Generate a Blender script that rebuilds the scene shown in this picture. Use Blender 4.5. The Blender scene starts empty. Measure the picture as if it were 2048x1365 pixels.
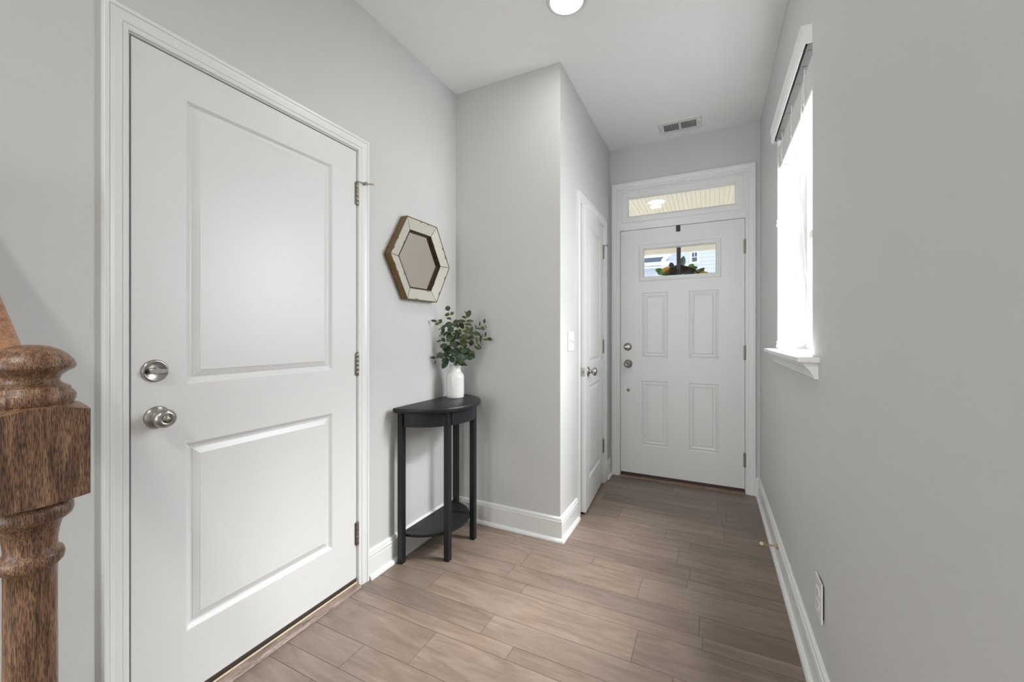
import bpy, bmesh, math, random
from mathutils import Vector, Matrix
R = math.radians
random.seed(7)
S = bpy.context.scene
C = S.collection

# ------------------------------------------------------------------ camera
cam_d = bpy.data.cameras.new('camera')
cam_d.sensor_width = 36.0
cam_d.lens = 808.4949 / 2048 * 36
cam_d.shift_y = -(682.5 - 669.5701) / 2048
cam_d.clip_start = 0.02
cam = bpy.data.objects.new('camera', cam_d)
cam.location = (0, 0, 1.1846)
cam.rotation_euler = (R(90), 0, 0.4584)
C.objects.link(cam)
S.camera = cam

# ------------------------------------------------------------------ world, exposure
S.view_settings.view_transform = 'Standard'
S.view_settings.look = 'None'
S.view_settings.gamma = 1
S.view_settings.exposure = 0.16
S.view_settings.use_curve_mapping = False
W = bpy.data.worlds.new('overcast_sky'); S.world = W; W.use_nodes = True
bg = W.node_tree.nodes['Background']
bg.inputs[0].default_value = (0.90, 0.95, 1.0, 1)
bg.inputs[1].default_value = 1.35

# ------------------------------------------------------------------ room numbers
XL, XC, XR = -1.4938, -0.7776, 0.3199       # left wall, closet wall, right wall
YR, YF, H = 2.2015, 3.4591, 2.7488          # recess wall, front wall, ceiling
YB = -5.2                                   # back of the living room behind the camera
XW = -4.6                                   # far side of that room

# ------------------------------------------------------------------ large lights
def area(name, loc, rot, sx, sy, power, col=(1, 1, 1), shape='RECTANGLE', spread=180):
    l = bpy.data.lights.new(name, 'AREA'); l.shape = shape; l.size = sx
    if shape in ('RECTANGLE', 'ELLIPSE'): l.size_y = sy
    l.energy = power; l.color = col; l.spread = R(spread)
    o = bpy.data.objects.new(name, l); o.location = loc; o.rotation_euler = rot
    C.objects.link(o); return o
# daylight that comes in through the window of the right wall (just outside its glass)
def aim(src, dst): return (Vector(dst) - Vector(src)).to_track_quat('-Z', 'Y').to_euler()
KEY = (1.45, 2.98, 3.65)
area('daylight_side_window', KEY, aim(KEY, (XR, 2.15, 1.55)), 1.7, 1.7, 1020, (0.98, 0.99, 1.0))
area('skylight_side_window', (XR + 0.95, 2.45, 1.95), (0, R(73), 0), 1.5, 1.4, 80, (0.97, 0.985, 1.0))
# added fill light from two unseen, made-up windows behind the camera
area('fill_living_room', (-3.1, YB - 0.25, 1.4), (R(90), 0, 0), 1.7, 1.9, 66, (0.95, 0.98, 1.0))
area('fill_living_room_right', (-0.9, YB - 0.25, 1.4), (R(90), 0, 0), 1.7, 1.9, 66, (0.95, 0.98, 1.0))
CAN_POWER, CAN_COL = 3, (1.0, 0.965, 0.91)
REAR_FILL_POWER = 14

# ------------------------------------------------------------------ materials
def mat(name, col, rough=0.5, metal=0.0, spec=0.5, bump=0.0, bscale=200, vary=0.0, vscale=3.0, coat=0.0):
    m = bpy.data.materials.new(name); m.use_nodes = True
    nt = m.node_tree; b = nt.nodes['Principled BSDF']
    b.inputs['Base Color'].default_value = (*col, 1); b.inputs['Roughness'].default_value = rough
    b.inputs['Metallic'].default_value = metal; b.inputs['Specular IOR Level'].default_value = spec
    b.inputs['Coat Weight'].default_value = coat
    tc = nt.nodes.new('ShaderNodeTexCoord')
    if bump:
        n = nt.nodes.new('ShaderNodeTexNoise'); n.inputs['Scale'].default_value = bscale; n.inputs['Detail'].default_value = 3
        bp = nt.nodes.new('ShaderNodeBump'); bp.inputs['Strength'].default_value = bump; bp.inputs['Distance'].default_value = 0.002
        nt.links.new(tc.outputs['Object'], n.inputs['Vector']); nt.links.new(n.outputs['Fac'], bp.inputs['Height'])
        nt.links.new(bp.outputs['Normal'], b.inputs['Normal'])
    if vary:
        n = nt.nodes.new('ShaderNodeTexNoise'); n.inputs['Scale'].default_value = vscale; n.inputs['Detail'].default_value = 4
        r = nt.nodes.new('ShaderNodeMapRange'); r.inputs['To Min'].default_value = 1 - vary; r.inputs['To Max'].default_value = 1 + vary
        mx = nt.nodes.new('ShaderNodeMix'); mx.data_type = 'RGBA'; mx.blend_type = 'MULTIPLY'; mx.inputs[0].default_value = 1
        mx.inputs[6].default_value = (*col, 1)
        nt.links.new(tc.outputs['Object'], n.inputs['Vector']); nt.links.new(n.outputs['Fac'], r.inputs['Value'])
        nt.links.new(r.outputs['Result'], mx.inputs[7]); nt.links.new(mx.outputs[2], b.inputs['Base Color'])
    return m
def emit(name, col, s):
    m = bpy.data.materials.new(name); m.use_nodes = True; nt = m.node_tree
    nt.nodes.remove(nt.nodes['Principled BSDF']); e = nt.nodes.new('ShaderNodeEmission')
    e.inputs[0].default_value = (*col, 1); e.inputs[1].default_value = s
    nt.links.new(e.outputs[0], nt.nodes['Material Output'].inputs[0]); return m
def glass(name):
    m = bpy.data.materials.new(name); m.use_nodes = True; nt = m.node_tree
    nt.nodes.remove(nt.nodes['Principled BSDF'])
    t = nt.nodes.new('ShaderNodeBsdfTransparent'); t.inputs[0].default_value = (0.97, 0.98, 0.98, 1)
    g = nt.nodes.new('ShaderNodeBsdfGlossy'); g.inputs['Roughness'].default_value = 0.02
    lw = nt.nodes.new('ShaderNodeLayerWeight'); lw.inputs[0].default_value = 0.5
    pw = nt.nodes.new('ShaderNodeMath'); pw.operation = 'POWER'; pw.inputs[1].default_value = 5
    f = nt.nodes.new('ShaderNodeMath'); f.operation = 'MULTIPLY_ADD'; f.inputs[1].default_value = 0.5; f.inputs[2].default_value = 0.006
    nt.links.new(lw.outputs['Facing'], pw.inputs[0]); nt.links.new(pw.outputs[0], f.inputs[0])
    x = nt.nodes.new('ShaderNodeMixShader')
    nt.links.new(f.outputs[0], x.inputs[0]); nt.links.new(t.outputs[0], x.inputs[1]); nt.links.new(g.outputs[0], x.inputs[2])
    nt.links.new(x.outputs[0], nt.nodes['Material Output'].inputs[0]); return m

PAINT = mat('wall_paint', (0.60, 0.60, 0.59), 0.55, spec=0.35, bump=0.06, bscale=260)
CEIL = mat('ceiling_paint', (0.87, 0.87, 0.86), 0.8, spec=0.2, bump=0.05, bscale=260)
TRIM = mat('white_trim_paint', (0.77, 0.77, 0.76), 0.32, spec=0.5)
DOORW = mat('white_door_paint', (0.73, 0.73, 0.722), 0.36, spec=0.5, bump=0.03, bscale=60)
NICKEL = mat('satin_nickel', (0.42, 0.40, 0.375), 0.28, 1.0)
NICKELD = mat('aged_nickel', (0.30, 0.28, 0.25), 0.38, 1.0, vary=0.25, vscale=60)
BRASS = mat('brass_rod', (0.50, 0.36, 0.20), 0.35, 1.0)
RUBBER = mat('rubber_tip', (0.75, 0.66, 0.50), 0.6)
BLACKP = mat('black_painted_wood', (0.011, 0.012, 0.014), 0.40, spec=0.35, bump=0.15, bscale=90, vary=0.35, vscale=25)
BLACKM = mat('black_metal', (0.012, 0.012, 0.014), 0.45)
CERAM = mat('white_ceramic', (0.74, 0.735, 0.72), 0.22, coat=0.3)
PLASTIC = mat('white_plastic', (0.74, 0.735, 0.72), 0.35)
VOID_SHADE = mat('painted_void_shade', (0.02, 0.02, 0.02), 0.9)  # black stands in for the shade in gaps and openings
GLASS = glass('window_glass')
LENS = emit('lamp_lens', (1.0, 0.97, 0.92), 6.0)
PLENS = emit('porch_lamp_lens', (1.0, 0.86, 0.62), 5.0)
BLINDW = mat('white_blind_vinyl', (0.84, 0.84, 0.83), 0.45)
BLINDU = mat('grey_blind_headrail', (0.20, 0.20, 0.195), 0.5)
SLOT_SHADE = mat('painted_slot_shade', (0.10, 0.10, 0.10), 0.6)  # near-black stands in for the shade inside small slots
STEM = mat('plant_stem', (0.16, 0.14, 0.07), 0.6)

def wood(name, c1, c2, c3, rot, rough=0.4, sc=1.0, bumpd=0.0006, pores=1.0):
    """grain stretched along local axis given by scale tuple `rot`"""
    m = bpy.data.materials.new(name); m.use_nodes = True; nt = m.node_tree; b = nt.nodes['Principled BSDF']
    tc = nt.nodes.new('ShaderNodeTexCoord'); mp = nt.nodes.new('ShaderNodeMapping'); mp.inputs['Scale'].default_value = rot
    n = nt.nodes.new('ShaderNodeTexNoise'); n.inputs['Scale'].default_value = 6 * sc; n.inputs['Detail'].default_value = 6; n.inputs['Distortion'].default_value = 0.8
    n2 = nt.nodes.new('ShaderNodeTexNoise'); n2.inputs['Scale'].default_value = 42 * sc; n2.inputs['Detail'].default_value = 2
    cr = nt.nodes.new('ShaderNodeValToRGB'); e = cr.color_ramp.elements
    e[0].position = 0.30; e[0].color = (*c1, 1); e[1].position = 0.72; e[1].color = (*c3, 1)
    k = cr.color_ramp.elements.new(0.5); k.color = (*c2, 1)
    nt.links.new(tc.outputs['Object'], mp.inputs['Vector'])
    nt.links.new(mp.outputs[0], n.inputs['Vector']); nt.links.new(mp.outputs[0], n2.inputs['Vector'])
    nt.links.new(n.outputs['Fac'], cr.inputs[0])
    mr = nt.nodes.new('ShaderNodeMapRange'); mr.inputs['From Min'].default_value = 0.42; mr.inputs['From Max'].default_value = 0.55
    mr.inputs['To Min'].default_value = 1 - 0.55 * pores; mr.inputs['To Max'].default_value = 1.0
    mx = nt.nodes.new('ShaderNodeMix'); mx.data_type = 'RGBA'; mx.blend_type = 'MULTIPLY'; mx.inputs[0].default_value = 1
    nt.links.new(n2.outputs['Fac'], mr.inputs['Value']); nt.links.new(cr.outputs[0], mx.inputs[6]); nt.links.new(mr.outputs['Result'], mx.inputs[7])
    nt.links.new(mx.outputs[2], b.inputs['Base Color']); b.inputs['Roughness'].default_value = rough
    bp = nt.nodes.new('ShaderNodeBump'); bp.inputs['Strength'].default_value = 0.35; bp.inputs['Distance'].default_value = bumpd
    nt.links.new(n2.outputs['Fac'], bp.inputs['Height']); nt.links.new(bp.outputs[0], b.inputs['Normal'])
    return m
OAKD = wood('dark_stained_oak', (0.14, 0.072, 0.044), (0.29, 0.158, 0.094), (0.46, 0.275, 0.160), (11, 11, 1.0), 0.34, 2.0, pores=1.15)
OAKR = wood('orange_oak_rail', (0.24, 0.105, 0.050), (0.44, 0.21, 0.11), (0.54, 0.29, 0.16), (0.7, 5, 5), 0.42, 2.0, pores=0.5)
SILLW = wood('threshold_wood', (0.13, 0.085, 0.062), (0.26, 0.185, 0.145), (0.36, 0.27, 0.22), (5, 0.6, 5), 0.5, 3.0, pores=0.6)
SILLX = wood('front_threshold_wood', (0.13, 0.075, 0.048), (0.22, 0.135, 0.095), (0.30, 0.20, 0.145), (0.6, 5, 5), 0.5, 3.0, pores=0.6)
SWEEP = mat('brown_door_sweep', (0.055, 0.040, 0.034), 0.6, vary=0.3, vscale=30)

# plank floor: tone and grain per plank come from a face attribute
def floor_mat():
    m = bpy.data.materials.new('engineered_wood_floor'); m.use_nodes = True; nt = m.node_tree; b = nt.nodes['Principled BSDF']
    at = nt.nodes.new('ShaderNodeAttribute'); at.attribute_name = 'plank'
    tc = nt.nodes.new('ShaderNodeTexCoord')
    add = nt.nodes.new('ShaderNodeVectorMath'); add.operation = 'MULTIPLY_ADD'
    add.inputs[1].default_value = (1, 1, 1)
    sc = nt.nodes.new('ShaderNodeVectorMath'); sc.operation = 'SCALE'; sc.inputs['Scale'].default_value = 37.0
    nt.links.new(at.outputs['Color'], sc.inputs[0]); nt.links.new(tc.outputs['Object'], add.inputs[0]); nt.links.new(sc.outputs[0], add.inputs[2])
    mp = nt.nodes.new('ShaderNodeMapping'); mp.inputs['Scale'].default_value = (0.55, 3.6, 1)
    nt.links.new(add.outputs[0], mp.inputs['Vector'])
    n = nt.nodes.new('ShaderNodeTexNoise'); n.inputs['Scale'].default_value = 5; n.inputs['Detail'].default_value = 8; n.inputs['Distortion'].default_value = 1.6
    n2 = nt.nodes.new('ShaderNodeTexNoise'); n2.inputs['Scale'].default_value = 2.4; n2.inputs['Detail'].default_value = 2
    n3 = nt.nodes.new('ShaderNodeTexNoise'); n3.inputs['Scale'].default_value = 60; n3.inputs['Detail'].default_value = 3
    for q in (n, n3): nt.links.new(mp.outputs[0], q.inputs['Vector'])
    nt.links.new(add.outputs[0], n2.inputs['Vector'])
    cr = nt.nodes.new('ShaderNodeValToRGB'); e = cr.color_ramp.elements
    e[0].position = 0.28; e[0].color = (0.165, 0.118, 0.090, 1); e[1].position = 0.74; e[1].color = (0.262, 0.200, 0.161, 1)
    k = cr.color_ramp.elements.new(0.5); k.color = (0.210, 0.156, 0.123, 1)
    nt.links.new(n.outputs['Fac'], cr.inputs[0])
    sep = nt.nodes.new('ShaderNodeSeparateColor'); nt.links.new(at.outputs['Color'], sep.inputs[0])
    r1 = nt.nodes.new('ShaderNodeMapRange'); r1.inputs['To Min'].default_value = 0.86; r1.inputs['To Max'].default_value = 1.12
    nt.links.new(sep.outputs[0], r1.inputs['Value'])
    r2 = nt.nodes.new('ShaderNodeMapRange'); r2.inputs['From Min'].default_value = 0.3; r2.inputs['From Max'].default_value = 0.7
    r2.inputs['To Min'].default_value = 0.88; r2.inputs['To Max'].default_value = 1.1
    nt.links.new(n2.outputs['Fac'], r2.inputs['Value'])
    r3 = nt.nodes.new('ShaderNodeMapRange'); r3.inputs['From Min'].default_value = 0.35; r3.inputs['From Max'].default_value = 0.65
    r3.inputs['To Min'].default_value = 0.93; r3.inputs['To Max'].default_value = 1.05
    nt.links.new(n3.outputs['Fac'], r3.inputs['Value'])
    mu = nt.nodes.new('ShaderNodeMath'); mu.operation = 'MULTIPLY'; nt.links.new(r1.outputs[0], mu.inputs[0]); nt.links.new(r2.outputs[0], mu.inputs[1])
    mu2 = nt.nodes.new('ShaderNodeMath'); mu2.operation = 'MULTIPLY'; nt.links.new(mu.outputs[0], mu2.inputs[0]); nt.links.new(r3.outputs[0], mu2.inputs[1])
    mx = nt.nodes.new('ShaderNodeMix'); mx.data_type = 'RGBA'; mx.blend_type = 'MULTIPLY'; mx.inputs[0].default_value = 1
    nt.links.new(cr.outputs[0], mx.inputs[6]); nt.links.new(mu2.outputs[0], mx.inputs[7])
    nt.links.new(mx.outputs[2], b.inputs['Base Color'])
    b.inputs['Roughness'].default_value = 0.33; b.inputs['Specular IOR Level'].default_value = 0.55
    bp = nt.nodes.new('ShaderNodeBump'); bp.inputs['Strength'].default_value = 0.12; bp.inputs['Distance'].default_value = 0.001
    nt.links.new(n3.outputs['Fac'], bp.inputs['Height']); nt.links.new(bp.outputs[0], b.inputs['Normal'])
    return m
FLOOR = floor_mat()

def mirror_mat(name, col, rough, specks):
    m = bpy.data.materials.new(name); m.use_nodes = True; nt = m.node_tree; b = nt.nodes['Principled BSDF']
    b.inputs['Metallic'].default_value = 1.0; b.inputs['Roughness'].default_value = rough
    if specks:
        tc = nt.nodes.new('ShaderNodeTexCoord'); v = nt.nodes.new('ShaderNodeTexVoronoi'); v.inputs['Scale'].default_value = 95
        nt.links.new(tc.outputs['Object'], v.inputs['Vector'])
        n = nt.nodes.new('ShaderNodeTexNoise'); n.inputs['Scale'].default_value = 30; nt.links.new(tc.outputs['Object'], n.inputs['Vector'])
        mm = nt.nodes.new('ShaderNodeMath'); mm.operation = 'MULTIPLY'; nt.links.new(n.outputs['Fac'], mm.inputs[0]); mm.inputs[1].default_value = 0.24
        gt = nt.nodes.new('ShaderNodeMath'); gt.operation = 'GREATER_THAN'; nt.links.new(v.outputs['Distance'], gt.inputs[0]); nt.links.new(mm.outputs[0], gt.inputs[1])
        mx = nt.nodes.new('ShaderNodeMix'); mx.data_type = 'RGBA'; mx.inputs[6].default_value = (0.30, 0.27, 0.22, 1); mx.inputs[7].default_value = (*col, 1)
        nt.links.new(gt.outputs[0], mx.inputs[0]); nt.links.new(mx.outputs[2], b.inputs['Base Color'])
    else: b.inputs['Base Color'].default_value = (*col, 1)
    return m
MIRROR = mirror_mat('bronze_tinted_mirror', (0.80, 0.745, 0.66), 0.03, False)
ANTIQUE = mirror_mat('antique_mirror', (0.66, 0.635, 0.57), 0.22, True); ANTIQUE.node_tree.nodes['Principled BSDF'].inputs['Metallic'].default_value = 0.4
BRONZE = mat('bronze_wood_frame', (0.155, 0.095, 0.042), 0.42, 0.35, vary=0.4, vscale=18)
JOINT = mat('dark_plank_joint', (0.075, 0.050, 0.036), 0.7)
SEAM = mat('dark_mirror_seam', (0.035, 0.026, 0.018), 0.5)

def leaf_mat(name, c1, c2):
    m = bpy.data.materials.new(name); m.use_nodes = True; nt = m.node_tree; b = nt.nodes['Principled BSDF']
    tc = nt.nodes.new('ShaderNodeTexCoord'); n = nt.nodes.new('ShaderNodeTexNoise'); n.inputs['Scale'].default_value = 34; n.inputs['Detail'].default_value = 3
    cr = nt.nodes.new('ShaderNodeValToRGB'); cr.color_ramp.elements[0].position = 0.38; cr.color_ramp.elements[1].position = 0.66
    cr.color_ramp.elements[0].color = (*c1, 1); cr.color_ramp.elements[1].color = (*c2, 1)
    nt.links.new(tc.outputs['Object'], n.inputs['Vector']); nt.links.new(n.outputs['Fac'], cr.inputs[0]); nt.links.new(cr.outputs[0], b.inputs['Base Color'])
    b.inputs['Roughness'].default_value = 0.5
    return m
LEAF_D = leaf_mat('deep_green_leaf', (0.006, 0.022, 0.010), (0.034, 0.070, 0.020))
LEAF_O = leaf_mat('olive_green_leaf', (0.026, 0.042, 0.008), (0.095, 0.100, 0.022))
LEAF_B = leaf_mat('bright_green_leaf', (0.03, 0.10, 0.015), (0.22, 0.40, 0.05))
LEAF_P = leaf_mat('pale_sage_leaf', (0.10, 0.17, 0.13), (0.26, 0.36, 0.27))
LEMON = leaf_mat('orange_yellow_fruit', (0.55, 0.22, 0.01), (0.62, 0.33, 0.02))
TWIG = mat('brown_twigs', (0.035, 0.018, 0.012), 0.8, vary=0.5, vscale=120)
# outside
SIDING = mat('white_lap_siding', (0.74, 0.78, 0.88), 0.6)
EXTRIM = mat('white_exterior_trim', (0.92, 0.93, 0.93), 0.5)
CREAM = mat('cream_porch_paint', (0.88, 0.83, 0.71), 0.6)
ROOFM = mat('slate_blue_shingles', (0.10, 0.13, 0.19), 0.9, vary=0.4, vscale=14)
DGLASS = mat('dark_house_window_glass', (0.10, 0.14, 0.19), 0.1)
CONC = mat('grey_concrete', (0.62, 0.61, 0.58), 0.9, vary=0.1)
BOUNCE_GROUND = mat('pale_bounce_ground', (0.70, 0.68, 0.64), 0.9, vary=0.4, vscale=5)  # unseen ground, kept pale to bounce light up onto the porch ceiling

# ------------------------------------------------------------------ mesh helpers
class MB:
    """collects shapes and links them as ONE mesh object; materials by slot"""
    def __init__(s): s.bm = bmesh.new(); s.mats = []
    def slot(s, m):
        if m not in s.mats: s.mats.append(m)
        return s.mats.index(m)
    def faces(s, vs, fs, m, smooth=False):
        k = s.slot(m); bv = [s.bm.verts.new(v) for v in vs]; out = []
        for f in fs:
            try: q = s.bm.faces.new([bv[i] for i in f])
            except ValueError: continue
            q.material_index = k; q.smooth = smooth; out.append(q)
        return bv, out
    def box(s, a, b, m, bev=0.0, seg=2):
        x0, y0, z0 = [min(a[i], b[i]) for i in range(3)]; x1, y1, z1 = [max(a[i], b[i]) for i in range(3)]
        v = [(x0, y0, z0), (x1, y0, z0), (x1, y1, z0), (x0, y1, z0), (x0, y0, z1), (x1, y0, z1), (x1, y1, z1), (x0, y1, z1)]
        f = [(3, 2, 1, 0), (4, 5, 6, 7), (0, 1, 5, 4), (1, 2, 6, 5), (2, 3, 7, 6), (3, 0, 4, 7)]
        bv, fs = s.faces(v, f, m)
        if bev:
            ed = list({e for q in fs for e in q.edges})
            r = bmesh.ops.bevel(s.bm, geom=ed, offset=bev, segments=seg, profile=0.5, affect='EDGES')
            k = s.slot(m)
            for q in r['faces']: q.material_index = k
        return bv
    def lathe(s, prof, org, axis, m, n=48, cap=True):
        """prof: [(radius, t)] along axis from org"""
        ax = Vector(axis).normalized(); t = Vector((0, 0, 1)) if abs(ax.z) < 0.9 else Vector((1, 0, 0))
        u = ax.cross(t).normalized(); w = ax.cross(u); org = Vector(org); vs = []; fs = []
        for r, h in prof:
            for i in range(n):
                a = 2 * math.pi * i / n; vs.append(org + ax * h + (u * math.cos(a) + w * math.sin(a)) * max(r, 1e-5))
        L = len(prof)
        for j in range(L - 1):
            for i in range(n):
                fs.append((j * n + i, j * n + (i + 1) % n, (j + 1) * n + (i + 1) % n, (j + 1) * n + i))
        if cap:
            fs.append(tuple(range(n))[::-1]); fs.append(tuple((L - 1) * n + i for i in range(n)))
        s.faces(vs, fs, m, True)
    def tube(s, pts, r, m, n=8):
        pts = [Vector(p) for p in pts]; vs = []; fs = []; L = len(pts); pu = None
        rr = r if isinstance(r, (list, tuple)) else [r] * L
        for k, p in enumerate(pts):
            d = (pts[min(k + 1, L - 1)] - pts[max(k - 1, 0)]).normalized()
            t = pu if pu is not None else (Vector((0, 0, 1)) if abs(d.z) < 0.9 else Vector((1, 0, 0)))
            u = (t - d * t.dot(d)).normalized(); w = d.cross(u); pu = u
            for i in range(n):
                a = 2 * math.pi * i / n; vs.append(p + (u * math.cos(a) + w * math.sin(a)) * rr[k])
        for j in range(L - 1):
            for i in range(n): fs.append((j * n + i, j * n + (i + 1) % n, (j + 1) * n + (i + 1) % n, (j + 1) * n + i))
        fs.append(tuple(range(n))[::-1]); fs.append(tuple((L - 1) * n + i for i in range(n)))
        s.faces(vs, fs, m, True)
    def extrude(s, poly, d, m, smooth=False):
        """poly: list of 3D points, extruded by vector d"""
        n = len(poly); d = Vector(d); vs = [Vector(p) for p in poly] + [Vector(p) + d for p in poly]
        fs = [tuple(range(n))[::-1], tuple(range(n, 2 * n))] + [(i, (i + 1) % n, n + (i + 1) % n, n + i) for i in range(n)]
        s.faces(vs, fs, m, smooth)
    def build(s, name, parent=None, loc=None, rotz=0, smooth_angle=None, **props):
        bmesh.ops.remove_doubles(s.bm, verts=s.bm.verts, dist=1e-6)
        bmesh.ops.recalc_face_normals(s.bm, faces=s.bm.faces)
        me = bpy.data.meshes.new(name); s.bm.to_mesh(me); s.bm.free()
        for m in s.mats: me.materials.append(m)
        if smooth_angle:
            me.polygons.foreach_set('use_smooth', [True] * len(me.polygons)); me.set_sharp_from_angle(angle=R(smooth_angle))
        o = bpy.data.objects.new(name, me); C.objects.link(o)
        if loc: o.location = loc
        o.rotation_euler.z = rotz
        if parent: o.parent = parent
        for k, v in props.items(): o[k] = v
        return o
def thing(name, label, category, loc=(0, 0, 0), rotz=0, group=None):
    o = bpy.data.objects.new(name, None); C.objects.link(o); o.location = loc; o.rotation_euler.z = rotz
    o.empty_display_size = 0.05; o['label'] = label; o['category'] = category
    if group: o['group'] = group
    return o
def struct(mb, name, **k): return mb.build(name, kind='structure', **k)

def sweep(mb, path, prof, m, frame, closed=False):
    """mitred moulding. path: 2D points in a wall plane; prof: [(a, b)] a = sideways to the left of travel, b = out of the wall.
    frame(s, t, b) -> 3D"""
    n = len(path); rings = []
    for i in range(n):
        p = Vector(path[i])
        pr = Vector(path[(i - 1) % n]) if (closed or i > 0) else None; nx = Vector(path[(i + 1) % n]) if (closed or i < n - 1) else None
        d0 = (p - pr).normalized() if pr is not None else None; d1 = (nx - p).normalized() if nx is not None else None
        if d0 is None: d0 = d1
        if d1 is None: d1 = d0
        n0 = Vector((-d0.y, d0.x)); n1 = Vector((-d1.y, d1.x)); b = (n0 + n1); b = b / max(b.dot(n0), 1e-6) if b.length > 1e-6 else n0
        rings.append([frame(*(p + b * a), o) for a, o in prof])
    vs = [v for r_ in rings for v in r_]; k = len(prof); fs = []
    for j in range(n if closed else n - 1):
        for i in range(k): fs.append((j * k + i, j * k + (i + 1) % k, ((j + 1) % n) * k + (i + 1) % k, ((j + 1) % n) * k + i))
    if not closed: fs += [tuple(range(k))[::-1], tuple((n - 1) * k + i for i in range(k))]
    mb.faces(vs, fs, m)

def wall(mb, axis, p0, p1, u0, u1, z0, z1, holes, m):
    """thick wall between planes p0 and p1 of `axis` (0=x,1=y), cut by holes (ua, ub, za, zb)"""
    us = sorted({u0, u1, *[h[0] for h in holes], *[h[1] for h in holes]}); zs = sorted({z0, z1, *[h[2] for h in holes], *[h[3] for h in holes]})
    cell = lambda i, j: (0 <= i < len(us) - 1 and 0 <= j < len(zs) - 1 and not any(h[0] - 1e-6 <= us[i] and us[i + 1] <= h[1] + 1e-6 and h[2] - 1e-6 <= zs[j] and zs[j + 1] <= h[3] + 1e-6 for h in holes))
    P = lambda p, u, z: (p, u, z) if axis == 0 else (u, p, z)
    for i in range(len(us) - 1):
        for j in range(len(zs) - 1):
            if not cell(i, j): continue
            a, b, c, d = us[i], us[i + 1], zs[j], zs[j + 1]
            mb.faces([P(p0, a, c), P(p0, b, c), P(p0, b, d), P(p0, a, d)], [(0, 1, 2, 3)], m)
            mb.faces([P(p1, a, c), P(p1, b, c), P(p1, b, d), P(p1, a, d)], [(0, 1, 2, 3)], m)
            for (di, dj, q) in ((-1, 0, (a, c, a, d)), (1, 0, (b, c, b, d)), (0, -1, (a, c, b, c)), (0, 1, (a, d, b, d))):
                if not cell(i + di, j + dj):
                    mb.faces([P(p0, q[0], q[1]), P(p0, q[2], q[3]), P(p1, q[2], q[3]), P(p1, q[0], q[1])], [(0, 1, 2, 3)], m)

# ------------------------------------------------------------------ shell: floor, ceiling, walls
def build_floor():
    mb = MB(); bm = mb.bm; k = mb.slot(FLOOR); g = mb.slot(JOINT)
    lay = bm.loops.layers.float_color.new('plank')
    known = {0: [-1.187], 1: [-.979], 2: [-.673], 3: [-.822], 4: [-.263], 5: [-.786, -.032], 6: [-.903], 7: [-.301], 8: [-1.014, -.556, -.104],
             10: [-.161], 12: [-.244], 13: [-.54, .066], 15: [.086]}
    wid = [.122, .174, .069, .122, .175, .073, .125, .179, .073, .125, .18, .075, .125, .18, .075, .125, .18, .075, .125, .18]
    rows = []; y = 1.013; i = 0
    while y < YF + 0.2: rows.append((i, y, y + wid[i % 20])); y += wid[i % 20]; i += 1
    y = 1.013; i = -1; cyc = [.073, .175, .122]
    while y > YB - 0.2: w_ = cyc[(-i - 1) % 3]; rows.append((i, y - w_, y)); y -= w_; i -= 1
    rnd = random.Random(3)
    for (i, ya, yb) in rows:
        xa, xb = (XW - 0.1 if ya < 0.5 else XL - 0.12), XR + 0.1
        js = known.get(i)
        if js is None:
            js = []; x = xa + rnd.uniform(0.3, 1.0)
            while x < xb - 0.15: js.append(x); x += rnd.uniform(0.45, 1.1)
        else:
            js = list(js); x = js[0] - rnd.uniform(0.5, 1.0)
            while x > xa + 0.1: js.insert(0, x); x -= rnd.uniform(.5, 1.0)
            x = js[-1] + rnd.uniform(0.55, 0.9)
            while x < xb - 0.1: js.append(x); x += rnd.uniform(.5, 1.0)
        xs = [xa] + js + [xb]
        for a, b in zip(xs, xs[1:]):
            c = (rnd.random(), rnd.random(), rnd.random(), 1); e = 0.0009; d = 0.0006
            o = [(a, ya, -d), (b, ya, -d), (b, yb, -d), (a, yb, -d)]; q = [(a + e, ya + e, 0), (b - e, ya + e, 0), (b - e, yb - e, 0), (a + e, yb - e, 0)]
            bv, fs = mb.faces(o + q, [(4, 5, 6, 7), (0, 1, 5, 4), (1, 2, 6, 5), (2, 3, 7, 6), (3, 0, 4, 7)], FLOOR)
            for f in fs:
                for lp in f.loops: lp[lay] = c
            for f in fs[1:]: f.material_index = g
    me = bpy.data.meshes.new('floor'); bm.to_mesh(me); bm.free()
    for m in mb.mats: me.materials.append(m)
    o = bpy.data.objects.new('floor', me); C.objects.link(o); o['kind'] = 'structure'
build_floor()

mb = MB(); mb.box((XW - .2, YB - .2, H), (XR + .2, YF + .16, H + .12), CEIL); struct(mb, 'ceiling')
# left wall with the large door's opening; it ends at the stair opening
mb = MB(); wall(mb, 0, XL, XL - .12, 0.28, YF + .15, 0, H, [(0.535, 1.398, 0, 2.068)], PAINT); struct(mb, 'wall_left')
mb = MB(); mb.box((XL, YR, 0), (XC - .112, YR + .11, H), PAINT); struct(mb, 'wall_recess')
mb = MB(); wall(mb, 0, XC, XC - .112, YR, YF, 0, H, [(2.562, 3.234, 0, 2.060)], PAINT); struct(mb, 'wall_closet')
mb = MB(); wall(mb, 1, YF, YF + .15, XL, XR + .15, 0, H, [(-.712, .246, 0, 2.42)], PAINT); struct(mb, 'wall_front')
WY0, WY1, WZ0, WZ1 = 1.750, 2.572, 1.090, 2.290
mb = MB(); wall(mb, 0, XR, XR + .17, YB, YF, 0, H, [(WY0, WY1, WZ0, WZ1)], PAINT); struct(mb, 'wall_right')
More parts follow.
